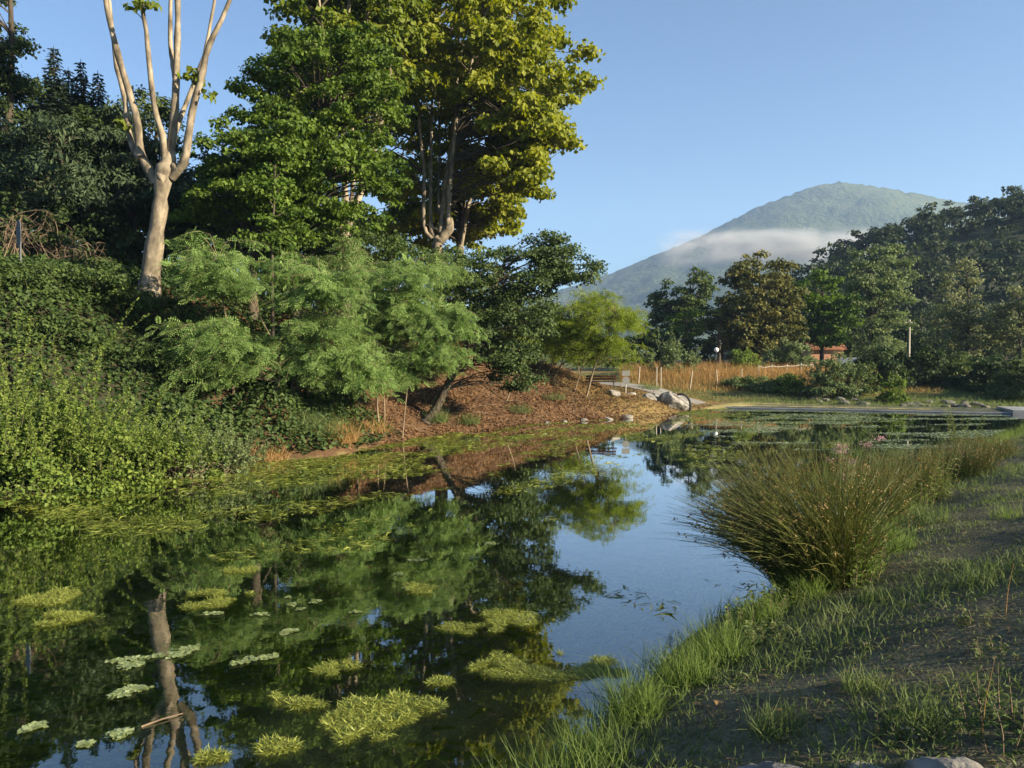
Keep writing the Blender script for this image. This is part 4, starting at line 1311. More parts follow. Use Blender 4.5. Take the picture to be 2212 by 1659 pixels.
for a_, b_ in zip(pts[:-1], pts[1:]):
    for f in np.linspace(0, 1, 6)[:-1]:
        Q.append(a_ + (b_ - a_) * f - [0, 0.04, .16 * 4 * f * (1 - f) * .5])
Q.append(pts[-1])
V, F = tube(Q, .014, 4)
tag(obj('fence_tape', MB().add(V, F), M['tape']), 'pale tape sagging between the meadow posts', 'tape')

# saplings and bushes of the far bank
bush = [  # u, D, rad, h, mat, leaf, label
    (1448, 72, 1.3, 4.2, 'willow_leaf', .20, 'pale green poplar sapling in the dry meadow'),
    (1490, 73, 1.0, 2.6, 'willow_leaf', .18, 'small yellowish sapling next to the poplar sapling'),
    (1398, 76, .9, 2.6, 'willow_leaf', .18, 'thin sapling near the dark trees left of the poplar sapling'),
    (1605, 74, 1.8, 2.8, 'shrub_leaf', .18, 'spreading green bush under the big chestnut'),
    (1690, 76, 2.2, 3.6, 'willow_leaf', .18, 'tall grey-green bush in front of the chestnut'),
    (1735, 75, 1.4, 2.2, 'willow_leaf', .18, 'pale bush at the end of the tape fence'),
    (1660, 63.5, 1.7, 1.0, 'grass', .15, 'low bramble on the slope above the ford'),
    (1600, 65, 1.5, .8, 'grass', .15, 'low green thicket above the road bend'),
    (1710, 62, 1.6, 1.6, 'shrub_leaf', .15, 'dark bramble next to the round willow bush'),
    (1795, 59.5, 2.0, 3.5, 'willow_leaf', .17, 'round grey-green willow bush behind the causeway'),
    (1855, 61, 1.7, 3.0, 'far_leaf', .17, 'dull green bush beside the round willow'),
    (1930, 57.5, 1.1, 2.0, 'shrub_leaf', .15, 'small bright green bush at the end of the stones'),
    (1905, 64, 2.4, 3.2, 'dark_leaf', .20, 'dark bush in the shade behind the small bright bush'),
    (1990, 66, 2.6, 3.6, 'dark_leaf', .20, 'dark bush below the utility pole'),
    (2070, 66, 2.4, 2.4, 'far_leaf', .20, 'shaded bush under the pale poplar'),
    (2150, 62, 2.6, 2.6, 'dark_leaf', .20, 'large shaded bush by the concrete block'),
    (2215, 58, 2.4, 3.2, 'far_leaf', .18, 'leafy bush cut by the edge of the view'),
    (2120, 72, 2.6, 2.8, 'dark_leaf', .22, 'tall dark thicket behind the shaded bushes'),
    (1900, 80, 2.2, 4.2, 'willow_leaf', .2, 'tall pale weeds beside the white van'),
    (1960, 76, 2.6, 3.0, 'dark_leaf', .2, 'dark hedge in front of the pole'),
]
for i, (u, D, rad, h, mt, lf, lab) in enumerate(bush):
    make_shrub('bush', lab, gp(u, D, -.1), rad, h * 1.05, RNG(320 + i), M[mt], 18, lf * 1.1, 'bushes on the far bank', 2.0, .35, 'bush')
# stones below the causeway
r = RNG(350)
for i in range(34):
    f = r.uniform(.42, .98)
    q = CW0 + cwd * (cl * f) + cwn * r.uniform(2.8, 6.5)
    rad = r.uniform(.2, .55)
    boulder('river_stone', 'large grey boulder lying in the stones just beyond the causeway' if rad > .45 else 'small grey stone in the river bed just beyond the causeway', (q[0], q[1], float(H(*q)) + .05), rad, r, M['river_rock'], group='stones beyond the causeway', squash=.45, sub=2)

# ------------------------------------------------------------------ far trees
far = [  # name, label, u, D, vtop, vbot of crown, half width px, depth m, mat, leaf, clumps, clump radius
    ('chestnut_tree', 'big rounded chestnut with golden sunlit side', 1640, 86, [(1640, 650, 95, 105, 5, 120), (1690, 700, 60, 70, 3.5, 40), (1600, 700, 70, 70, 3.5, 40), (1655, 590, 55, 45, 3, 24), (1640, 745, 85, 35, 4, 36)], 'chestnut_leaf', .34, .85),
    ('poplar_tree', 'dark upright poplar beside the chestnut', 1490, 104, [(1495, 640, 34, 75, 3, 34), (1475, 680, 45, 60, 3, 30), (1520, 640, 25, 55, 2.5, 16), (1490, 750, 60, 35, 3, 24)], 'far_leaf', .36, .9),
    ('poplar_tree', 'shorter dark poplar at the edge of the far trees', 1440, 106, [(1440, 670, 30, 65, 3, 26), (1425, 700, 40, 50, 3, 20)], 'far_leaf', .36, .9),
    ('lime_tree', 'rounded green tree under the dark poplars', 1480, 92, [(1480, 710, 48, 42, 3, 34), (1420, 745, 45, 40, 3, 22)], 'maple_leaf', .3, .8),
    ('sycamore_tree', 'bright green tree over the orange house', 1775, 89, [(1760, 640, 50, 60, 3.5, 40), (1800, 680, 55, 55, 3.5, 46), (1755, 705, 50, 25, 3, 20), (1780, 738, 50, 10, 3, 26)], 'bright_leaf', .34, .85),
    ('willow_tree', 'tall grey-green willow beside the utility pole', 1880, 93, [(1880, 600, 75, 65, 4, 60), (1920, 660, 60, 80, 4, 50), (1860, 690, 60, 80, 4, 40), (1930, 590, 40, 50, 3, 20), (1890, 755, 65, 30, 4, 22)], 'willow_leaf', .30, .9),
    ('poplar_tree', 'pale olive poplar standing below the wooded hill', 2090, 82, [(2080, 650, 45, 75, 3, 44), (2060, 710, 60, 60, 3, 36), (2120, 730, 55, 55, 3, 26), (2080, 775, 70, 25, 3, 18)], 'pale_leaf', .28, .8),
    ('poplar_tree', 'pale olive poplar cut by the edge of the view', 2200, 78, [(2195, 690, 40, 70, 3, 34), (2215, 730, 50, 60, 3, 26), (2240, 660, 40, 60, 3, 20)], 'pale_leaf', .28, .8),
    ('walnut_tree', 'dark tree filling the gap behind the chestnut', 1560, 96, [(1555, 700, 50, 75, 3, 40), (1540, 760, 60, 40, 3, 22)], 'dark_leaf', .32, .9),
    ('yew_tree', 'dark low tree behind the saplings', 1390, 88, [(1400, 755, 60, 40, 3, 30), (1340, 770, 50, 35, 3, 20)], 'dark_leaf', .3, .9),
    ('hornbeam_tree', 'dark tree in the shade behind the orange house', 1830, 100, [(1850, 750, 70, 40, 3, 26), (1720, 760, 60, 40, 3, 20)], 'dark_leaf', .32, .9),
    ('holly_tree', 'dark evergreen behind the grassy hump', 1200, 70, [(1200, 740, 70, 50, 3, 34), (1270, 760, 60, 40, 3, 26), (1120, 720, 60, 60, 3, 24)], 'dark_leaf', .28, .9),
    ('oak_tree', 'shaded oak in the hollow below the hill', 1990, 110, [(1990, 720, 60, 55, 4, 34), (2030, 760, 50, 40, 3, 18), (1940, 760, 60, 35, 3, 16)], 'dark_leaf', .34, 1.0),
    ('oak_tree', 'dark tree closing the view behind the pale poplars', 2170, 108, [(2150, 740, 80, 60, 4, 34), (2230, 720, 60, 70, 4, 24)], 'dark_leaf', .34, 1.0),
]
for i, (nm, lab, u, D, ells, mt, sz, cr) in enumerate(far):
    v0 = ells[0][1]
    ell_tree(nm, lab, u, D, [(u, 775, 0), (u + 3, v0 + 30, 0), (u, v0 - ells[0][3] * .6, 0)], .32, .06, [(a_, b_, D, c_, d_, e_, k_) for a_, b_, c_, d_, e_, k_ in ells], cr, 60, M[mt], M['dark_bark'], sz * .95, 400 + i, 'trees beyond the meadow', None, (LEAF_V, LEAF_F), up=.4, brad=.06, shell=2.4, frac=.5)
# palm
b = gp(1553, 84)
r = RNG(440)
t = thing('palm_tree', 'dark palm in the shade beside the chestnut', 'palm', b)
hp = at(1553, 690, 84)[2] - b[2]
V, F = tube([[0, 0, -.2], [0, 0, hp * .5], [0, 0, hp]], [.22, .18, .2], 8)
obj('trunk', MB().add(V, F, 0, .5, True), M['dark_bark'], t)
for i in range(26):
    a = i * 2.4
    el = r.uniform(-.4, 1.1)
    d = np.array([cos(a) * cos(el), sin(a) * cos(el), sin(el)])
    Q = smoothline([[0, 0, hp], d * .9 + [0, 0, hp], d * 1.7 + [0, 0, hp - .5]], 8)
    mb = MB()
    V, F = tube(Q, .02, 3)
    mb.add(V, F)
    k_ = 22
    pos = np.repeat(Q[2:], 4, 0)[:k_]
    sd = norm(np.cross(d, [0, 0, 1.]))
    ax = d * .6 + sd * np.where(np.arange(k_) % 2, 1, -1)[:, None] + [0, 0, -.3]
    V, F = inst(NEED_V, LEAF_F, pos, ax, np.tile([0, 0, 1.], (k_, 1)) + r.normal(0, .2, (k_, 3)), .6)
    mb.add(V, F)
    obj('frond', mb, M['dark_leaf'], t)
# garden lamp
b = gp(1547, 80)
t = thing('garden_lamp', 'white globe lamp on a thin post in front of the dark trees', 'lamp', b)
hl_ = at(1547, 760, 80)[2] - b[2]
V, F = tube([[0, 0, -.2], [0, 0, hl_]], .035, 8)
obj('post', MB().add(V, F, 0, .5, True), M['iron'], t)
import bmesh
bm = bmesh.new()
bmesh.ops.create_uvsphere(bm, u_segments=16, v_segments=10, radius=.24)
me = bpy.data.meshes.new('globe')
bm.to_mesh(me); bm.free()
me.materials.append(M['globe'])
for p_ in me.polygons: p_.use_smooth = True
obj('globe', me, [], t, (0, 0, hl_ + .2))
# house
D = 92.0
b = gp(1786, D)
hw, zt = 34 * D / FPX, at(1786, 755, D)[2] - b[2]
t = thing('house', 'low orange plastered house half hidden under the bright green tree', 'house', b, radians(-8))
obj('wall', box(MB(), (0, 2.5, zt / 2 - .2), (hw, 2.5, zt / 2 + .2)), M['plaster'], t)
mb = MB()
mb.add([[-hw - .3, -.4, zt - .05], [hw + .3, -.4, zt - .05], [hw + .3, 2.5, zt + 1.0], [-hw - .3, 2.5, zt + 1.0], [hw + .3, 5.4, zt - .05], [-hw - .3, 5.4, zt - .05],
        [-hw - .3, -.4, zt + .1], [hw + .3, -.4, zt + .1], [hw + .3, 2.5, zt + 1.15], [-hw - .3, 2.5, zt + 1.15], [hw + .3, 5.4, zt + .1], [-hw - .3, 5.4, zt + .1]],
       [[0, 3, 2, 1], [3, 5, 4, 2], [6, 7, 8, 9], [9, 8, 10, 11], [0, 1, 7, 6], [5, 11, 10, 4], [1, 2, 8, 7], [2, 4, 10, 8], [0, 6, 9, 3], [3, 9, 11, 5]])
mb.add([[-hw, .02, zt - .06], [-hw, 2.5, zt + .95], [-hw, 4.98, zt - .06], [hw, .02, zt - .06], [hw, 2.5, zt + .95], [hw, 4.98, zt - .06]], [[0, 1, 2], [3, 5, 4]], 1)
obj('roof', mb, [M['roof_tile'], M['plaster']], t)
# van: cab facing right-hand side of the lane
D = 90.0
b = gp(1846, D)
t = thing('white_van', 'small white van parked by the orange house', 'van', b, radians(-20))
prof = [(-1.9, .35), (-1.9, 1.85), (-1.7, 2.0), (.7, 2.0), (1.25, 1.25), (1.95, 1.05), (2.05, .75), (2.0, .35)]
k_ = len(prof)
V = np.array([[a_, -.82, c_] for a_, c_ in prof] + [[a_, .82, c_] for a_, c_ in prof])
mb = MB()
q = np.arange(k_)
mb.add(V, np.stack([q, (q + 1) % k_, k_ + (q + 1) % k_, k_ + q], 1)[:, ::-1])
mb.add(V, [list(range(k_))]); mb.add(V, [list(range(2 * k_ - 1, k_ - 1, -1))])
obj('body', mb, M['white_paint'], t)
obj('windscreen', MB().add([[.74, -.7, 1.93], [.74, .7, 1.93], [1.255, .74, 1.30], [1.255, -.74, 1.30]], [[0, 3, 2, 1]]).add([[.76, -.7, 1.95], [.76, .7, 1.95], [1.27, .74, 1.32], [1.27, -.74, 1.32]], [[0, 3, 2, 1]]), M['dark_glass'], t)
for sy in (-1, 1):
    obj('side_window', box(MB(), (.35, sy * .825, 1.55), (.42, .008, .26)), M['dark_glass'], t)
for sx in (-1.2, 1.25):
    for sy in (-.78, .78):
        V, F = tube([[sx, sy - .1, .33], [sx, sy - .05, .33], [sx, sy + .05, .33], [sx, sy + .1, .33]], [.02, .33, .33, .02], 16)
        obj('wheel', MB().add(V, F, 0, .5), M['tyre'], t)
# utility pole
b = gp(1963, 95)
t = thing('utility_pole', 'thin grey wooden utility pole below the wooded hill', 'pole', b)
hp = at(1963, 690, 95)[2] - b[2]
V, F = tube([[0, 0, -.3], [0, 0, hp]], [.14, .10], 8)
obj('post', MB().add(V, F, 0, .5, True), M['post_wood'], t)
obj('crossarm', box(MB(), (0, 0, hp - .35), (.6, .05, .05)), M['post_wood'], t)
for sx in (-.5, 0, .5):
    V, F = tube([[sx, 0, hp - .3], [sx, 0, hp - .12]], [.03, .04], 6)
    obj('insulator', MB().add(V, F), M['white_paint'], t)

# ------------------------------------------------------------------ wooded hill on the right
def hillz(u, D):
    top = np.interp(u, [1640, 1720, 1800, 1880, 1980, 2080, 2150, 2230, 2400, 2800], [655, 612, 572, 535, 500, 478, 462, 440, 420, 380])
    return top
nu, nd = 60, 16
hv = []
for i in range(nu):
    u = 1560 + (2900 - 1560) * i / (nu - 1)
    for j in range(nd):
        f = j / (nd - 1)
        D = 128 + 130 * f
        topv = hillz(u, D) + 18
        ztop = max(2.5, (769 - topv) / FPX * 235 + EYE)
        z = 1.5 + (ztop - 1.5) * sm(f / .82) if f < .82 else ztop - (f - .82) * 60
        hv.append([(u - 1106) / FPX * D, D, z])
hv = np.array(hv)
ii, jj = np.meshgrid(np.arange(nu - 1), np.arange(nd - 1), indexing='ij')
hf_ = np.stack([ii * nd + jj, (ii + 1) * nd + jj, (ii + 1) * nd + jj + 1, ii * nd + jj + 1], -1).reshape(-1, 4)
M['hill_soil'] = noise_mat('hill_soil', [(.02, .028, .012), (.045, .055, .02)], .4, .95, .3)
tag(obj('hill', MB().add(hv, hf_, 0, .5, True), M['hill_soil']), 'steep wooded hill beyond the river', kind='structure')
r = RNG(500)
tb = MB()
cells = hv.reshape(nu, nd, 3)
def hill_pt(a_, c_):
    i_, j_ = min(int(a_), nu - 2), min(int(c_), nd - 2)
    fa, fc = a_ - i_, c_ - j_
    return (cells[i_, j_] * (1 - fa) + cells[i_ + 1, j_] * fa) * (1 - fc) + (cells[i_, j_ + 1] * (1 - fa) + cells[i_ + 1, j_ + 1] * fa) * fc
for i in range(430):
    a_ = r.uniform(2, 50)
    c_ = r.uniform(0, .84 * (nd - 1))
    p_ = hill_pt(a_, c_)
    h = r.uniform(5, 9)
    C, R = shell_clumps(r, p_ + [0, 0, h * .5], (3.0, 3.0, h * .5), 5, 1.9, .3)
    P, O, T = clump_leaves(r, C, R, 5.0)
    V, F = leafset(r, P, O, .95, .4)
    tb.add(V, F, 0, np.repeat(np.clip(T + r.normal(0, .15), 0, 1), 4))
tag(obj('hill_woods', tb, M['hill_leaf_shaded']), 'mixed wood covering the steep hill', kind='stuff')
# trees one can tell apart on the hill's skyline
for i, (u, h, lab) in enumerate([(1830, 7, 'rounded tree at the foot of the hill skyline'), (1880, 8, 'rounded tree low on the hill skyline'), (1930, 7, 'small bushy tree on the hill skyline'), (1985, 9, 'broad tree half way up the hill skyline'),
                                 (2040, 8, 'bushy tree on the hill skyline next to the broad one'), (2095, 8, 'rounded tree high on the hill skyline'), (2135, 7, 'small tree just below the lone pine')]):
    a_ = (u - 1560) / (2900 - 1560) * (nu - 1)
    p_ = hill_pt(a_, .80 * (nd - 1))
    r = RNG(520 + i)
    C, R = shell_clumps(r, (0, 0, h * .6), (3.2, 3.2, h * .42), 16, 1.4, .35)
    make_tree('skyline_tree', lab, p_, [[0, 0, -.5], [0, 0, h * .4], [.2, 0, h * .8]], .2, .05, C, R, 14, M['hill_leaf_shaded'], M['dark_bark'], .6, r, 'trees on the hill skyline')
a_ = (2190 - 1560) / (2900 - 1560) * (nu - 1)
p_ = hill_pt(a_, .8 * (nd - 1))
r = RNG(530)
hp = max(6, (769 - 412) / FPX * p_[1] + EYE - p_[2])
C = np.array([[r.uniform(-2.6, 2.6) * (1 - .6 * abs(f - .4)), r.uniform(-2, 2), hp * (.45 + .55 * f)] for f in np.linspace(0, 1, 16)])
R = np.tile([1.3, 1.3, .45], (16, 1))
make_tree('pine_tree', 'lone flat-topped pine on the top of the hill', p_, [[0, 0, -.5], [.1, 0, hp * .5], [0, 0, hp]], .22, .06, C, R, 22, M['fir_needle'], M['dark_bark'], .6, r, None, (NEED_V, LEAF_F), cat='pine')

# ------------------------------------------------------------------ mountain
MD = 2600.0
prof_u = np.array([-400, 600, 1000, 1180, 1310, 1400, 1500, 1560, 1620, 1700, 1760, 1800, 1850, 1920, 2000, 2080, 2200, 2400, 2800, 3400])
prof_v = np.array([768, 740, 690, 640, 598, 560, 520, 488, 458, 425, 405, 398, 406, 420, 438, 458, 500, 560, 640, 740])
nu, nd = 330, 110
X1 = (np.linspace(-300, 3300, nu) - 1106) / FPX * MD
Y1 = MD - 1500 + 1900 * np.linspace(0, 1, nd)
MX, MY = np.meshgrid(X1, Y1, indexing='ij')
X0 = (1800 - 1106) / FPX * MD
pz = (769 - prof_v) / FPX * MD + EYE
px_ = (prof_u - 1106) / FPX * MD
wob = (fbm(MX / 420, MY / 420, 20.0, 4) - .5)
rr_ = np.hypot(MX - X0, (MY - MD) * 1.85) * (1 + .22 * wob * sm((MD - MY) / 500))
wr = .5 + .5 * np.tanh(2.2 * (MX - X0) / (rr_ + 60))
hL = np.interp(X0 - rr_, px_, pz)
hR = np.interp(X0 + rr_, px_, pz)
MZ = wr * hR + (1 - wr) * hL
MZ += np.exp(-((MX - X0 - .25 * (MD - MY)) / 120) ** 2) * 40 * sm((MD - MY) / 500) * sm((1200 - (MD - MY)) / 500)     # spur running down towards the valley
MZ += np.exp(-((MX - 640) / 230) ** 2 - ((MY - MD + 620) / 170) ** 2) * 70                                              # low wooded shoulder
MZ = MZ * sm((MY - (MD - 1500)) / 600)
MZ += (fbm(MX / 150, MY / 150, 23.0, 4) - .5) * 46 * sm((MD - MY) / 300)
MZ += (vnoise(MX / 9.5, MY / 9.5, 21.0) + vnoise(MX / 5.0, MY / 5.0, 22.0) * .6 - .8) * 11 * (MZ > 5)
mv = np.stack([MX, MY, np.maximum(MZ, -2)], -1)
ii, jj = np.meshgrid(np.arange(nu - 1), np.arange(nd - 1), indexing='ij')
mf = np.stack([ii * nd + jj, (ii + 1) * nd + jj, (ii + 1) * nd + jj + 1, ii * nd + jj + 1], -1).reshape(-1, 4)
M['mountain'] = noise_mat('mountain', [(.024, .040, .014), (.05, .068, .022), (.095, .105, .035)], .012, .95, 1.0, 12, bscale=.07, dist=8)
tag(obj('mountain', MB().add(mv.reshape(-1, 3), mf, 0, .5, True), M['mountain']), 'wooded dome of a mountain behind the valley', kind='structure')

# ------------------------------------------------------------------ mist bank on the mountain's flank
m, nt, N, L, p = mat_new('mist')
N.remove(p)
pv = N.new('ShaderNodeVolumePrincipled')
pv.inputs['Color'].default_value = (.97, .97, .98, 1)
pv.inputs['Anisotropy'].default_value = .2
tc = N.new('ShaderNodeTexCoord')
mp = N.new('ShaderNodeMapping'); mp.inputs['Scale'].default_value = (5, 1.5, 2.2)
L.new(tc.outputs['Generated'], mp.inputs[0])
nz = N.new('ShaderNodeTexNoise'); nz.inputs['Scale'].default_value = 1.6; nz.inputs['Detail'].default_value = 3
L.new(mp.outputs[0], nz.inputs['Vector'])
sx_ = N.new('ShaderNodeSeparateXYZ'); L.new(tc.outputs['Generated'], sx_.inputs[0])
def para(sock):
    a_ = N.new('ShaderNodeMath'); a_.operation = 'SUBTRACT'; L.new(sock, a_.inputs[0]); a_.inputs[1].default_value = .5
    b_ = N.new('ShaderNodeMath'); b_.operation = 'MULTIPLY'; L.new(a_.outputs[0], b_.inputs[0]); L.new(a_.outputs[0], b_.inputs[1])
    c_ = N.new('ShaderNodeMath'); c_.operation = 'MULTIPLY_ADD'; L.new(b_.outputs[0], c_.inputs[0]); c_.inputs[1].default_value = -4; c_.inputs[2].default_value = 1
    return c_.outputs[0]
m1 = N.new('ShaderNodeMath'); m1.operation = 'MULTIPLY'; L.new(para(sx_.outputs[0]), m1.inputs[0]); L.new(para(sx_.outputs[2]), m1.inputs[1])
m2 = N.new('ShaderNodeMath'); m2.operation = 'MULTIPLY'; L.new(m1.outputs[0], m2.inputs[0]); L.new(para(sx_.outputs[1]), m2.inputs[1])
m3 = N.new('ShaderNodeMath'); m3.operation = 'MULTIPLY_ADD'; L.new(nz.outputs[0], m3.inputs[0]); m3.inputs[1].default_value = 2.0; m3.inputs[2].default_value = -.72
m4 = N.new('ShaderNodeMath'); m4.operation = 'MULTIPLY'; m4.use_clamp = True; L.new(m2.outputs[0], m4.inputs[0]); L.new(m3.outputs[0], m4.inputs[1])
m5 = N.new('ShaderNodeMath'); m5.operation = 'MULTIPLY'; L.new(m4.outputs[0], m5.inputs[0]); m5.inputs[1].default_value = .08
L.new(m5.outputs[0], pv.inputs['Density'])
L.new(pv.outputs[0], N['Material Output'].inputs['Volume'])
m.cycles.volume_step_rate = 1.0
MISTD = 1450.0
ca_, cb_ = at(1420, 580, MISTD), at(1920, 500, MISTD)
mb = box(MB(), ((ca_[0] + cb_[0]) / 2, MISTD, (ca_[2] + cb_[2]) / 2), ((cb_[0] - ca_[0]) / 2, 90, (cb_[2] - ca_[2]) / 2))
mo = obj('mist_bank', mb, m)
tag(mo, 'thin white morning mist bank across the mountain flank', kind='stuff')

# ------------------------------------------------------------------ haze of the valley air
m, nt, N, L, p = mat_new('haze')
N.remove(p)
pv = N.new('ShaderNodeVolumePrincipled')
pv.inputs['Color'].default_value = (.45, .66, 1.0, 1)
pv.inputs['Density'].default_value = .00017
pv.inputs['Anisotropy'].default_value = .1
L.new(pv.outputs[0], N['Material Output'].inputs['Volume'])
hzb = box(MB(), (0, 1150, 345), (3600, 2700, 350))
tag(obj('haze', hzb, m), 'bluish morning haze filling the valley', kind='stuff')

# ------------------------------------------------------------------ right bank: grass, rushes, weeds
def right_pts(r, n, s0, s1, d0, d1):
    s = r.uniform(s0, s1, n)
    d = r.uniform(d0, d1, n)
    x, y = xy(s, tR(s) + d)
    return x, y, s, d
def near_pts(r, n, vmin=940):
    """points on the right bank spread evenly over the view, near ones denser"""
    s = 3.0 + 45 * r.uniform(0, 1, n) ** 1.9
    d = r.uniform(-.1, 7, n)
    x, y = xy(s, tR(s) + d)
    return x, y, s, d
# fallen needles and dead grass lying flat
r = RNG(600)
x, y, s, d = near_pts(r, 44000)
P = np.stack([x, y, H(x, y) + .012], 1)
n = len(P)
a = r.uniform(0, 2 * pi, n)
ax = np.stack([np.cos(a), np.sin(a), r.normal(0, .18, n)], 1)
V, F = inst(NEED_V * [1, .2, 1], LEAF_F, P, ax, np.array([0, 0, 1.]) + r.normal(0, .4, (n, 3)), .12 * r.uniform(.5, 1.4, n))
tag(obj('dead_grass', MB().add(V, F, 0, np.repeat(np.clip(r.normal(.4, .22, n), 0, 1), 4)), M['thatch']), 'dead grass and needles matted on the near bank', kind='stuff')
# short living grass, patchy
r = RNG(601)
x, y, s, d = near_pts(r, 70000)
pt = fbm(x * .9, y * .9, 30.0)
keep = (r.uniform(0, 1, len(x)) < np.clip(sm((pt - .30) / .2), .4, 1) * np.where(s < 5, .7, 1)) & (d > .1)
P = np.stack([x, y, H(x, y)], 1)[keep]
hh = .05 + .13 * sm((pt[keep] - .42) / .28)
tag(obj('short_grass', blades(MB(), r, P, hh, .011, .7, .5, (.45, .24), small=True), M['grass']), 'patchy short grass on the shaded near bank', kind='stuff')
# lush edge
r = RNG(602)
x, y, s, d = right_pts(r, 26000, 3.5, 46, -.12, 1.15)
pt = fbm(x * 1.4, y * 1.4, 31.0)
keep = (r.uniform(0, 1, len(x)) < sm((pt - .34) / .2) * np.clip(1.15 - d, 0, 1))
P = np.stack([x, y, np.maximum(H(x, y), -.05)], 1)[keep]
hh = .12 + .30 * sm((pt[keep] - .42) / .25)
tag(obj('edge_grass', blades(MB(), r, P, hh, .007, .3, .45, (.55, .2)), M['lush_grass']), 'lush green grass fringe along the near waterline', kind='stuff')
# tufts one can pick out
tl = [(1275, 1655, 260, .34, .22, 'lush_grass', 'bright grass tuft at the corner of the near waterline'), (1370, 1545, 420, .42, .25, 'lush_grass', 'leafy grass tuft leaning over the water'), (1480, 1475, 380, .40, .25, 'lush_grass', 'tall grass tuft with straw blades by the floating mat'),
      (1550, 1430, 460, .46, .25, 'lush_grass', 'tallest sunlit grass tuft on the near waterline'), (1640, 1345, 260, .34, .25, 'lush_grass', 'grass tuft among the broad-leaved weeds'), (1750, 1290, 300, .40, .22, 'lush_grass', 'pale grass tuft at the foot of the big rush'),
      (1850, 1240, 320, .5, .3, 'lush_grass', 'yellow-green tuft on the bank side of the big rush'), (1930, 1190, 320, .5, .35, 'lush_grass', 'yellow-green tuft between the rushes and the path'), (2010, 1130, 260, .45, .35, 'grass', 'tuft at the foot of the far rushes'),
      (1870, 1490, 160, .22, .2, 'grass', 'small tuft in the middle of the shaded bank'), (1680, 1580, 200, .22, .22, 'grass', 'tuft with arching blades on the shaded bank'), (1890, 1300, 120, .22, .2, 'grass', 'thin tuft beside the trodden path'), (2120, 1260, 130, .26, .25, 'grass', 'tuft on the upper slope of the near bank'),
      (1990, 1570, 200, .24, .25, 'grass', 'dark tuft near the bottom stones'), (2180, 1120, 140, .3, .3, 'lush_grass', 'sunlit tuft on the upper slope')]
for i, (u, v, n, h, rad, mt, lab) in enumerate(tl):
    b = onz(u, v)
    for k_ in range(6):                                        # walk down the ray to the ground
        b = onz(u, v, float(H(b[0], b[1])))
    tuft('grass_tuft', lab, b, n, h, .008, rad, RNG(620 + i), M[mt], group='tufts on the near bank', lean=.32, tint=(.5, .22))

def ground_at(u, v):
    b = onz(u, v)
    for k_ in range(8): b = onz(u, v, max(-.02, float(H(b[0], b[1]))))
    return b

def rush(label, base, n, ln, r, mat, spread=1.3, bias=(0, 0), rbase=.45, seeds=True, rad=.005, group='rush clumps on the near bank', tint=(.5, .25)):
    t = thing('rush_clump', label, 'rush', base, 0, group)
    k_, sides = 7, 3
    a = r.uniform(0, 2 * pi, n)
    q = rbase * np.sqrt(r.uniform(0, 1, n))
    p0 = np.stack([np.cos(a) * q, np.sin(a) * q, np.full(n, -.05)], 1)
    lean = (np.abs(r.normal(0, .30, n)) + r.uniform(0, .5, n) ** 2) * spread
    aa = a + r.normal(0, .5, n)
    bz_ = r.uniform(0, 1, n) ** .8
    dx, dy = np.cos(aa) * lean + bias[0] * bz_, np.sin(aa) * lean + bias[1] * bz_
    L_ = ln * (1.08 - .6 * r.uniform(0, 1, n) ** 1.7)
    d0 = norm(np.stack([dx * .55, dy * .55, np.ones(n)], 1))
    d1 = norm(np.stack([dx * 1.5, dy * 1.5, np.ones(n) * (1 - .62 * np.hypot(dx, dy))], 1))
    f = np.linspace(0, 1, k_)
    P = p0[:, None] + (L_[:, None] * f[None])[..., None] * (d0[:, None] * (1 - f[None, :, None] * .5) + d1[:, None] * f[None, :, None] * .5)
    rr = rad * np.array([1, 1, .95, .9, .75, .55, .25])
    T = norm(np.gradient(P, axis=1))
    A = norm(np.cross(T, np.array([.3, .9, .1])))
    B = np.cross(T, A)
    th = np.arange(sides) * 2 * pi / sides
    V = P[:, :, None] + rr[None, :, None, None] * (np.cos(th)[None, None, :, None] * A[:, :, None] + np.sin(th)[None, None, :, None] * B[:, :, None])
    i_, j_ = np.meshgrid(np.arange(k_ - 1), np.arange(sides), indexing='ij')
    F = np.stack([i_ * sides + j_, i_ * sides + (j_ + 1) % sides, (i_ + 1) * sides + (j_ + 1) % sides, (i_ + 1) * sides + j_], -1).reshape(-1, 4)
    F = (F[None] + (np.arange(n) * k_ * sides)[:, None, None]).reshape(-1, 4)
    tt = np.clip(r.normal(*tint, n), 0, 1)
    obj('stem', MB().add(V.reshape(-1, 3), F, 0, np.repeat(tt, k_ * sides), True), mat, t)
    if seeds:
        sel = r.random(n) < .42
        base_p = P[sel][:, 5]
        m_ = len(base_p)
        pos = np.repeat(base_p, 7, 0) + r.normal(0, .016, (m_ * 7, 3))
        V, F = leafset(r, pos, rand_dir(r, m_ * 7), .026, .2, LEAF_V * [1, 1.1, 1], LEAF_F)
        obj('seed_head', MB().add(V, F, 0, np.repeat(r.uniform(.1, .9, m_ * 7), 4)), M['seed'], t)
    return t
rush('big rush clump with arching stems hanging over the water', ground_at(1765, 1262), 2100, 2.1, RNG(650), M['rush'], 1.35, (-.85, -.1), .6)
rush('rush clump with brown seed heads behind the big one', ground_at(1890, 1140), 800, 1.45, RNG(651), M['rush'], .9, (-.1, 0), .5)
rush('rush clump with dark withered base next to the willowherb', ground_at(1965, 1092), 800, 1.35, RNG(652), M['rush'], .8, (-.1, 0), .6, tint=(.6, .25))
rush('low dark sedge clump near the end of the near bank', ground_at(2075, 1030), 900, .95, RNG(653), M['rush'], 1.1, (0, 0), .7, tint=(.25, .2))
rush('low sedge clump further along the near bank', ground_at(2125, 1000), 700, .9, RNG(654), M['rush'], 1.0, (0, 0), .7, tint=(.4, .25))

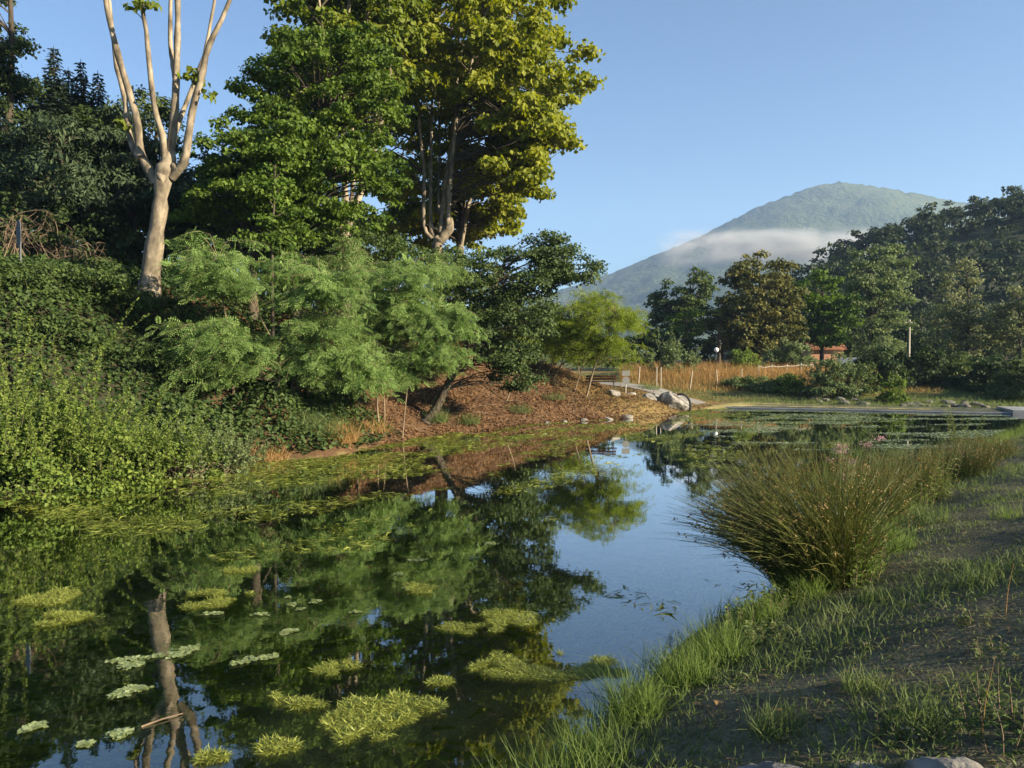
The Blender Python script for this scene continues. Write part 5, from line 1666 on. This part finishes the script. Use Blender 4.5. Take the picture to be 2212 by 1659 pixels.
def weed(label, base, h, r, mat, n_stem=6, leaf=.12, rad=.15, flower=None, group='leafy weeds on the near bank', name='leafy_weed', up=.7, narrow=1.0):
    t = thing(name, label, 'weed', base, 0, group)
    for i in range(n_stem):
        a, q = r.uniform(0, 2 * pi), rad * math.sqrt(r.random())
        p0 = np.array([cos(a) * q, sin(a) * q, -.04])
        e = p0 + np.array([cos(a) * .18 * h, sin(a) * .18 * h, h * r.uniform(.7, 1.1)]) + np.r_[r.normal(0, .05 * h, 2), 0]
        Q = smoothline([p0, (p0 + e) / 2 + np.r_[r.normal(0, .03, 2), 0], e], 8)
        V, F = tube(Q, np.linspace(.006, .002, 8), 4)
        stem = obj('stem', MB().add(V, F, 0, .5, True), M['twig'], t)
        m_ = int(9 + 12 * h)
        f = np.linspace(.12, 1, m_)
        pos = np.stack([np.interp(f, np.linspace(0, 1, 8), Q[:, j]) for j in range(3)], 1)
        ang = np.arange(m_) * 2.4 + r.uniform(0, 6)
        o = np.stack([np.cos(ang), np.sin(ang), r.uniform(-.1, up, m_)], 1)
        V, F = inst(LOBE_V * [1, .75 * narrow, 1], LOBE_F, pos, o, np.tile([0, 0, 1.], (m_, 1)) + r.normal(0, .25, (m_, 3)), leaf * (1.1 - .6 * f) * r.uniform(.8, 1.2, m_))
        obj('foliage', MB().add(V, F, 0, np.repeat(np.clip(r.normal(.55, .18, m_), 0, 1), 6)), mat, stem)
        if flower:
            k_ = 70
            pos = e + r.normal(0, 1, (k_, 3)) * [.06, .06, .03]
            V, F = leafset(r, pos, rand_dir(r, k_), .03, .5)
            obj('blossom', MB().add(V, F, 0, np.repeat(r.uniform(0, 1, k_), 4)), flower, stem)
    return t
wl_ = [(1835, 1262, .8, 'lush_grass', 22, .11, .35, None, 'bushy green mint growing out of the big rush'), (1880, 1228, .7, 'lush_grass', 18, .10, .3, None, 'leafy green plant on the sunny side of the big rush'),
       (1640, 1330, .30, 'lush_grass', 12, .11, .25, None, 'bright broad-leaved weed catching the sun at the waterline'), (1690, 1305, .32, 'lush_grass', 14, .10, .3, None, 'broad-leaved weed next to the big rush'), (1600, 1370, .28, 'lush_grass', 12, .10, .25, None, 'low nettle patch on the near waterline'),
       (1660, 1385, .2, 'grass', 12, .10, .25, None, 'dark dock leaves behind the sunlit weed'), (1850, 1130, 1.9, 'grass', 5, .12, .15, 'pink', 'tall hemp agrimony with dusty pink flower heads'), (1820, 1150, 1.75, 'grass', 4, .12, .15, 'pink', 'second hemp agrimony with pink heads beside the rush'),
       (2020, 1080, 1.35, 'lush_grass', 14, .12, .28, None, 'upright yellow-green willowherb spikes'), (1995, 1095, 1.2, 'lush_grass', 10, .12, .22, None, 'shorter yellow-green willowherb spikes'), (2080, 985, 1.9, 'lush_grass', 10, .15, .3, None, 'tall leafy plant standing in the water'),
       (2150, 1420, .18, 'grass', 10, .06, .2, None, 'small dark herb on the shaded slope'), (1950, 1600, .2, 'grass', 10, .06, .2, None, 'dark vetch near the bottom stones'), (2190, 1600, .45, 'bramble_leaf_shaded', 16, .08, .3, None, 'dark bush of weeds in the shaded corner'),
       (2110, 1340, .2, 'grass', 8, .06, .18, None, 'clover patch on the upper slope')]
for i, (u, v, h, mt, ns, lf, rad, fl_, lab) in enumerate(wl_):
    weed(lab, ground_at(u, v), h, RNG(680 + i), M[mt], ns, lf, rad, M[fl_] if fl_ else None, narrow=.6 if 'willowherb' in lab or 'agrimony' in lab else 1)
# tall loose stalks above the rush
r = RNG(699)
for i, (u, v, vt, lab) in enumerate([(2172, 1330, 1240, 'thin dry grass stalk on the slope'), (2120, 1600, 1480, 'bent straw stalk near the weedy corner')]):
    b = ground_at(u, v)
    V, F = tube(smoothline([[0, 0, -.05], [.02, 0, .25], [.08, .02, .5]], 8), np.linspace(.004, .0015, 8), 4)
    tag(obj('grass_stalk', MB().add(V, F), M['straw'], None, b), lab, 'stalk')
# stones at the bottom edge
for i, (u, v, rad, lab) in enumerate([(1700, 1672, .20, 'speckled grey stone at the lower edge of the bank'), (2060, 1680, .30, 'broad grey stone sunk in the lower bank'), (1620, 1668, .12, 'small stone beside the speckled stone'), (1880, 1672, .14, 'small grey stone between the two larger ones'), (1380, 1628, .10, 'pale flat stone near the waterline tuft'), (1960, 1585, .10, 'dark mossy stone in the shaded grass')]):
    b = ground_at(u, v)
    boulder('bank_stone', lab, (b[0], b[1], b[2] - rad * .1), rad, RNG(710 + i), M['rock'], group='stones in the near bank', squash=.5)
# fallen leaves
r = RNG(720)
for i, (u, v) in enumerate([(1555, 1520), (1630, 1570), (1500, 1530), (1760, 1560), (1690, 1545)]):
    b = ground_at(u, v)
    V, F = inst(LOBE_V, LOBE_F, np.array([[0, 0, .03]]), rand_dir(r, 1) * [1, 1, .1], np.array([[.1, .2, 1.]]), .10)
    tag(obj('fallen_leaf', MB().add(V, F), M['straw'], None, b), 'pale dry leaf lying on the shaded near bank', 'leaf', 'fallen leaves on the near bank')

# unseen bushes added on the near crest, outside the view, to shade the slope
for i, (x, y, rad, h) in enumerate([(8.0, -3.5, 2.2, 2.3), (11.0, 1.0, 2.0, 1.8), (14.5, 4.5, 1.8, 1.3), (5.5, -7.0, 2.2, 2.6), (18.0, 9.5, 1.6, 1.2), (22.5, 15, 1.6, 1.2)]):
    make_shrub('shade_shrub', 'leafy shrub added out of view on the near crest to shade the slope', (x, y, float(H(x, y)) - .1), rad, h, RNG(730 + i), M['dark_leaf'], 14, .16, 'added shade shrubs on the near crest', .9, .3)

# ------------------------------------------------------------------ water plants
r = RNG(800)
n = 72000
s = 3 + 50 * r.uniform(0, 1, n) ** 1.35
t_ = tL(s) + (tR(s) - tL(s)) * r.uniform(.01, .97, n)
x, y = xy(s, t_)
dens = fbm(x * .45, y * .45, 40.0)
zb = H(x, y)
keep = (r.uniform(0, 1, n) < sm((dens - .38) / .2) * np.clip(1.2 - 1.0 * sm((t_ - tL(s)) / (tR(s) - tL(s)) - .35), .25, 1)) & (zb < -.12)
x, y, s, zb, dens = [q[keep] for q in (x, y, s, zb, dens)]
n = len(x)
zz = zb + (-.06 - zb) * r.uniform(.35, 1.0, n) * sm((dens - .33) / .18)
a = RA + pi + r.normal(0, .5, n)
ax = np.stack([np.sin(a), np.cos(a), r.normal(.1, .25, n)], 1)
WV = np.array([[0, -.05, 0], [.33, -.06, .05], [.33, .06, .05], [0, .05, 0], [.7, -.04, .02], [.7, .04, .02], [1, 0, .06]])
WF = np.array([[0, 1, 2, 3], [1, 4, 5, 2]])
ln = r.uniform(.25, .7, n)
V, F = inst(WV, WF, np.stack([x, y, np.minimum(zz, -.04)], 1), ax, rand_dir(r, n) + np.array([.25, -.1, .4]), np.stack([ln, np.full(n, .30), ln * .6], 1))
V[:, 2] = np.minimum(V[:, 2], -.012)
tag(obj('submerged_weed', MB().add(V, F, 0, np.repeat(np.clip(r.normal(.45, .2, n) + (dens - .5), 0, 1), 7)), M['weed']), 'green waterweed streaming under the surface', kind='stuff')

FLAT_V = np.array([[0, 0, 0], [.45, .42, .03], [1, 0, 0], [.45, -.42, .03]])
def mat_patch(r, cu, cv, ru, rv, n, size, tilt=.0, thr=.40):
    """points of a floating patch: an ellipse in the water plane broken up by noise"""
    c = onz(cu, cv)
    ex = onz(cu + ru, cv)[:2] - c[:2]
    ey = onz(cu, cv - rv)[:2] - c[:2]
    a = r.uniform(0, 2 * pi, n * 3)
    q = np.sqrt(r.uniform(0, 1, n * 3))
    p_ = c[:2] + (np.cos(a) * q)[:, None] * ex + (np.sin(a) * q + tilt * np.cos(a) * q)[:, None] * ey
    w = .62 * fbm(p_[:, 0] * 1.3, p_[:, 1] * 1.3, 50.0 + cu, 3) + .38 * fbm(p_[:, 0] * 5, p_[:, 1] * 5, 51.0 + cv, 3) - .10 * q ** 2
    p_ = p_[w > np.quantile(w, .62 if thr > .38 else .45)][:n]      # the densest part of the patch, so that its outline is ragged
    return p_
STRAND_V = np.array([[0, -.06, 0], [.5, .10, .04], [1, -.06, 0], [.5, .0, .04]])
def floating(name, label, lst, size, mat, seed, cat, group, tilt=.25, kind=None, tint=(.5, .22), tv=FLAT_V):
    r = RNG(seed)
    mb = MB()
    c0 = onz(lst[0][0], lst[0][1])
    for (cu, cv, ru, rv, n, ti, thr) in lst:
        p_ = mat_patch(r, cu, cv, ru, rv, n, size, ti, thr)
        m_ = len(p_)
        if not m_: continue
        P = np.c_[p_, r.uniform(.004, .022, m_)] - np.r_[c0[:2], 0]
        a = r.uniform(0, 2 * pi, m_)
        ax = np.stack([np.cos(a), np.sin(a), r.normal(0, tilt, m_)], 1)
        V, F = inst(tv, LEAF_F, P, ax, np.array([0, 0, 1.]) + r.normal(0, tilt, (m_, 3)), size * r.uniform(.5, 1.5, m_))
        V[:, 2] = np.maximum(V[:, 2], .003)
        mb.add(V, F, 0, np.repeat(np.clip(r.normal(*tint, m_), 0, 1), 4))
    o = obj(name, mb, mat, None, (c0[0], c0[1], 0))
    return tag(o, label, cat, group, kind)
def r6(x, y): return x * .5, 979 + y * .5
AL, PD = M['algae'], M['pad']
G1, G2 = 'floating weed mats', 'floating leaf rafts'
mats = [
    ([(800, 1545, 150, 48, 2600, .35, .42), (900, 1520, 90, 24, 900, .2, .42), (640, 1515, 60, 16, 420, -.3, .44)], .075, 'large tangled yellow-green weed mat in the middle of the pool'),
    ([(590, 1615, 70, 22, 700, .1, .45), (480, 1640, 60, 14, 300, .1, .45)], .07, 'ragged weed mat below the large tangled one'),
    ([(1160, 1432, 175, 34, 2600, -.15, .40), (1300, 1440, 60, 20, 500, -.4, .46)], .055, 'long pale weed mat reaching towards the near bank'),
    ([(1080, 1345, 150, 26, 1500, 0, .44)], .05, 'dull grey-green weed mat beyond the pale one'),
    ([(130, 1290, 130, 16, 1500, .25, .42)], .07, 'weed mat drifting by the left thicket reflection'),
    ([(125, 1338, 75, 16, 1000, .3, .42)], .07, 'smaller weed mat below the drifting one'),
    ([(460, 1292, 90, 20, 900, .5, .46), (540, 1230, 60, 10, 400, .3, .46)], .06, 'thin weed streak in the middle of the green reflection'),
    ([(925, 1270, 60, 13, 900, .1, .40)], .055, 'small rounded weed mat beyond the leaf rafts'),
    ([(720, 1450, 60, 20, 350, .8, .48)], .06, 'loose weed strands above the large tangled mat'),
    ([(965, 1478, 40, 12, 260, 0, .46)], .06, 'little weed patch at the end of the large mat'),
]
for i, (lst, sz, lab) in enumerate(mats):
    floating('weed_mat', lab, [(a_, b_, c_, d_, int(n_ * 3.6), e_, f_ + .02) for a_, b_, c_, d_, n_, e_, f_ in lst], sz * 1.0, AL, 820 + i, 'weed mat', G1, .35, tint=(.62, .22), tv=STRAND_V)
rafts = [
    ([(335, 1420, 125, 9, 420, 2.0, .34), (260, 1440, 50, 9, 220, .8, .34), (390, 1408, 40, 8, 160, 1.5, .34)], 'long leaf raft slanting across the dark reflection'),
    ([(285, 1497, 62, 15, 420, 1.2, .34)], 'compact leaf raft below the long slanting one'),
    ([(545, 1425, 70, 8, 340, 1.6, .34), (635, 1365, 28, 8, 160, .6, .34)], 'leaf raft pointing at the middle of the pool'),
    ([(68, 1572, 38, 9, 200, 1.0, .34)], 'small leaf raft near the lower corner of the water'),
    ([(255, 1588, 42, 12, 240, .9, .34), (185, 1610, 16, 6, 80, 0, .3)], 'leaf raft on the sky reflection of the plane limbs'),
    ([(460, 1326, 32, 4, 120, .2, .34)], 'flat leaf raft among the green strands'),
    ([(630, 1306, 12, 4, 36, 0, .2), (650, 1317, 12, 4, 36, 0, .2), (685, 1299, 12, 5, 36, .5, .2), (765, 1322, 14, 4, 40, 0, .2), (620, 1291, 7, 3, 16, 0, .2)], 'handful of loose floating leaves in open water'),
    ([(905, 1210, 22, 4, 90, .5, .3), (865, 1240, 14, 4, 40, .5, .3), (1020, 1207, 14, 5, 60, 0, .3), (1060, 1175, 22, 4, 70, 0, .3)], 'string of tiny leaf rafts before the robinia reflection'),
    ([(880, 1272, 14, 4, 50, 0, .2), (565, 1328, 24, 4, 50, 0, .3)], 'tiny leaf rafts beside the rounded weed mat'),
]
for i, (lst, lab) in enumerate(rafts):
    for j, e_ in enumerate(lst):
        floating('leaf_raft', lab if j == 0 else ['piece broken off the ', 'second fragment beside the ', 'third fragment beside the ', 'crumb near the '][j - 1] + lab, [(e_[0], e_[1], e_[2], e_[3] * .8, int(e_[4] * .9), e_[5], e_[6] + .08)], .05, PD, 840 + i * 10 + j, 'leaf raft', G2, .10)
# thin scum of weed along the left shore and streaks far out
r = RNG(860)
n = 125000
s = 8 + 45 * r.uniform(0, 1, n)
f = r.uniform(0, 1, n) ** 1.3
t_ = tL(s) + (tR(s) - tL(s)) * f
x, y = xy(s, t_)
w = fbm(s * .28, t_ * .9, 60.0) * .6 + .4 * fbm(x * 1.1, y * 1.1, 61.0) - .13 * sm(f / .7) + .05 * sm((.10 - f) / .1)
keep = (w > .478 + .09 * sm((s - 34) / 8) + .05 * sm((f - .5) / .2))
x, y, s, f = x[keep], y[keep], s[keep], f[keep]
m_ = len(x)
a = r.uniform(0, 2 * pi, m_)
V, F = inst(STRAND_V, LEAF_F, np.stack([x, y, r.uniform(-.02, .015, m_)], 1), np.stack([np.cos(a), np.sin(a), r.normal(0, .1, m_)], 1), np.array([0, 0, 1.]) + r.normal(0, .35, (m_, 3)), .26 * r.uniform(.5, 1.4, m_))
tag(obj('floating_algae', MB().add(V, F, 0, np.repeat(np.clip(r.normal(.32, .18, m_), 0, 1), 4)), M['algae']), 'thin floating algae along the far shore', kind='stuff')
r = RNG(861)
n = 60000
x = r.uniform(9, 30, n); y = r.uniform(30, 52, n)
s, t_ = st(x, y)
cwv = (x - CW0[0]) * cwn[0] + (y - CW0[1]) * cwn[1]
w = fbm(x * .25, y * .8, 70.0)
keep = (w > .54) & (t_ > tL(s) + .3) & (t_ < tR(s) - .8) & (cwv < -2.2)
x, y = x[keep], y[keep]
m_ = len(x)
a = r.uniform(0, 2 * pi, m_)
V, F = inst(FLAT_V, LEAF_F, np.stack([x, y, r.uniform(.004, .015, m_)], 1), np.stack([np.cos(a), np.sin(a), r.normal(0, .1, m_)], 1), np.array([0, 0, 1.]) + r.normal(0, .12, (m_, 3)), .09 * r.uniform(.6, 1.4, m_))
V[:, 2] = np.maximum(V[:, 2], .003)
tag(obj('floating_duckweed', MB().add(V, F, 0, np.repeat(np.clip(r.normal(.45, .2, m_), 0, 1), 4)), M['pad']), 'pale streaks of floating weed before the causeway', kind='stuff')
# a thin floating stick
p0, p1 = onz(612, 1584 - 5), onz(795, 1540)
p0, p1 = onz(305, 1570, .006), onz(395, 1541, .012)
V, F = tube([p0, (p0 + p1) / 2 + [0, 0, .01], p1], [.012, .010, .006], 5)
tag(obj('floating_stick', MB().add(V, F, 0, .5, True), M['dead_twig']), 'pale stick floating on the sky reflection', 'stick')
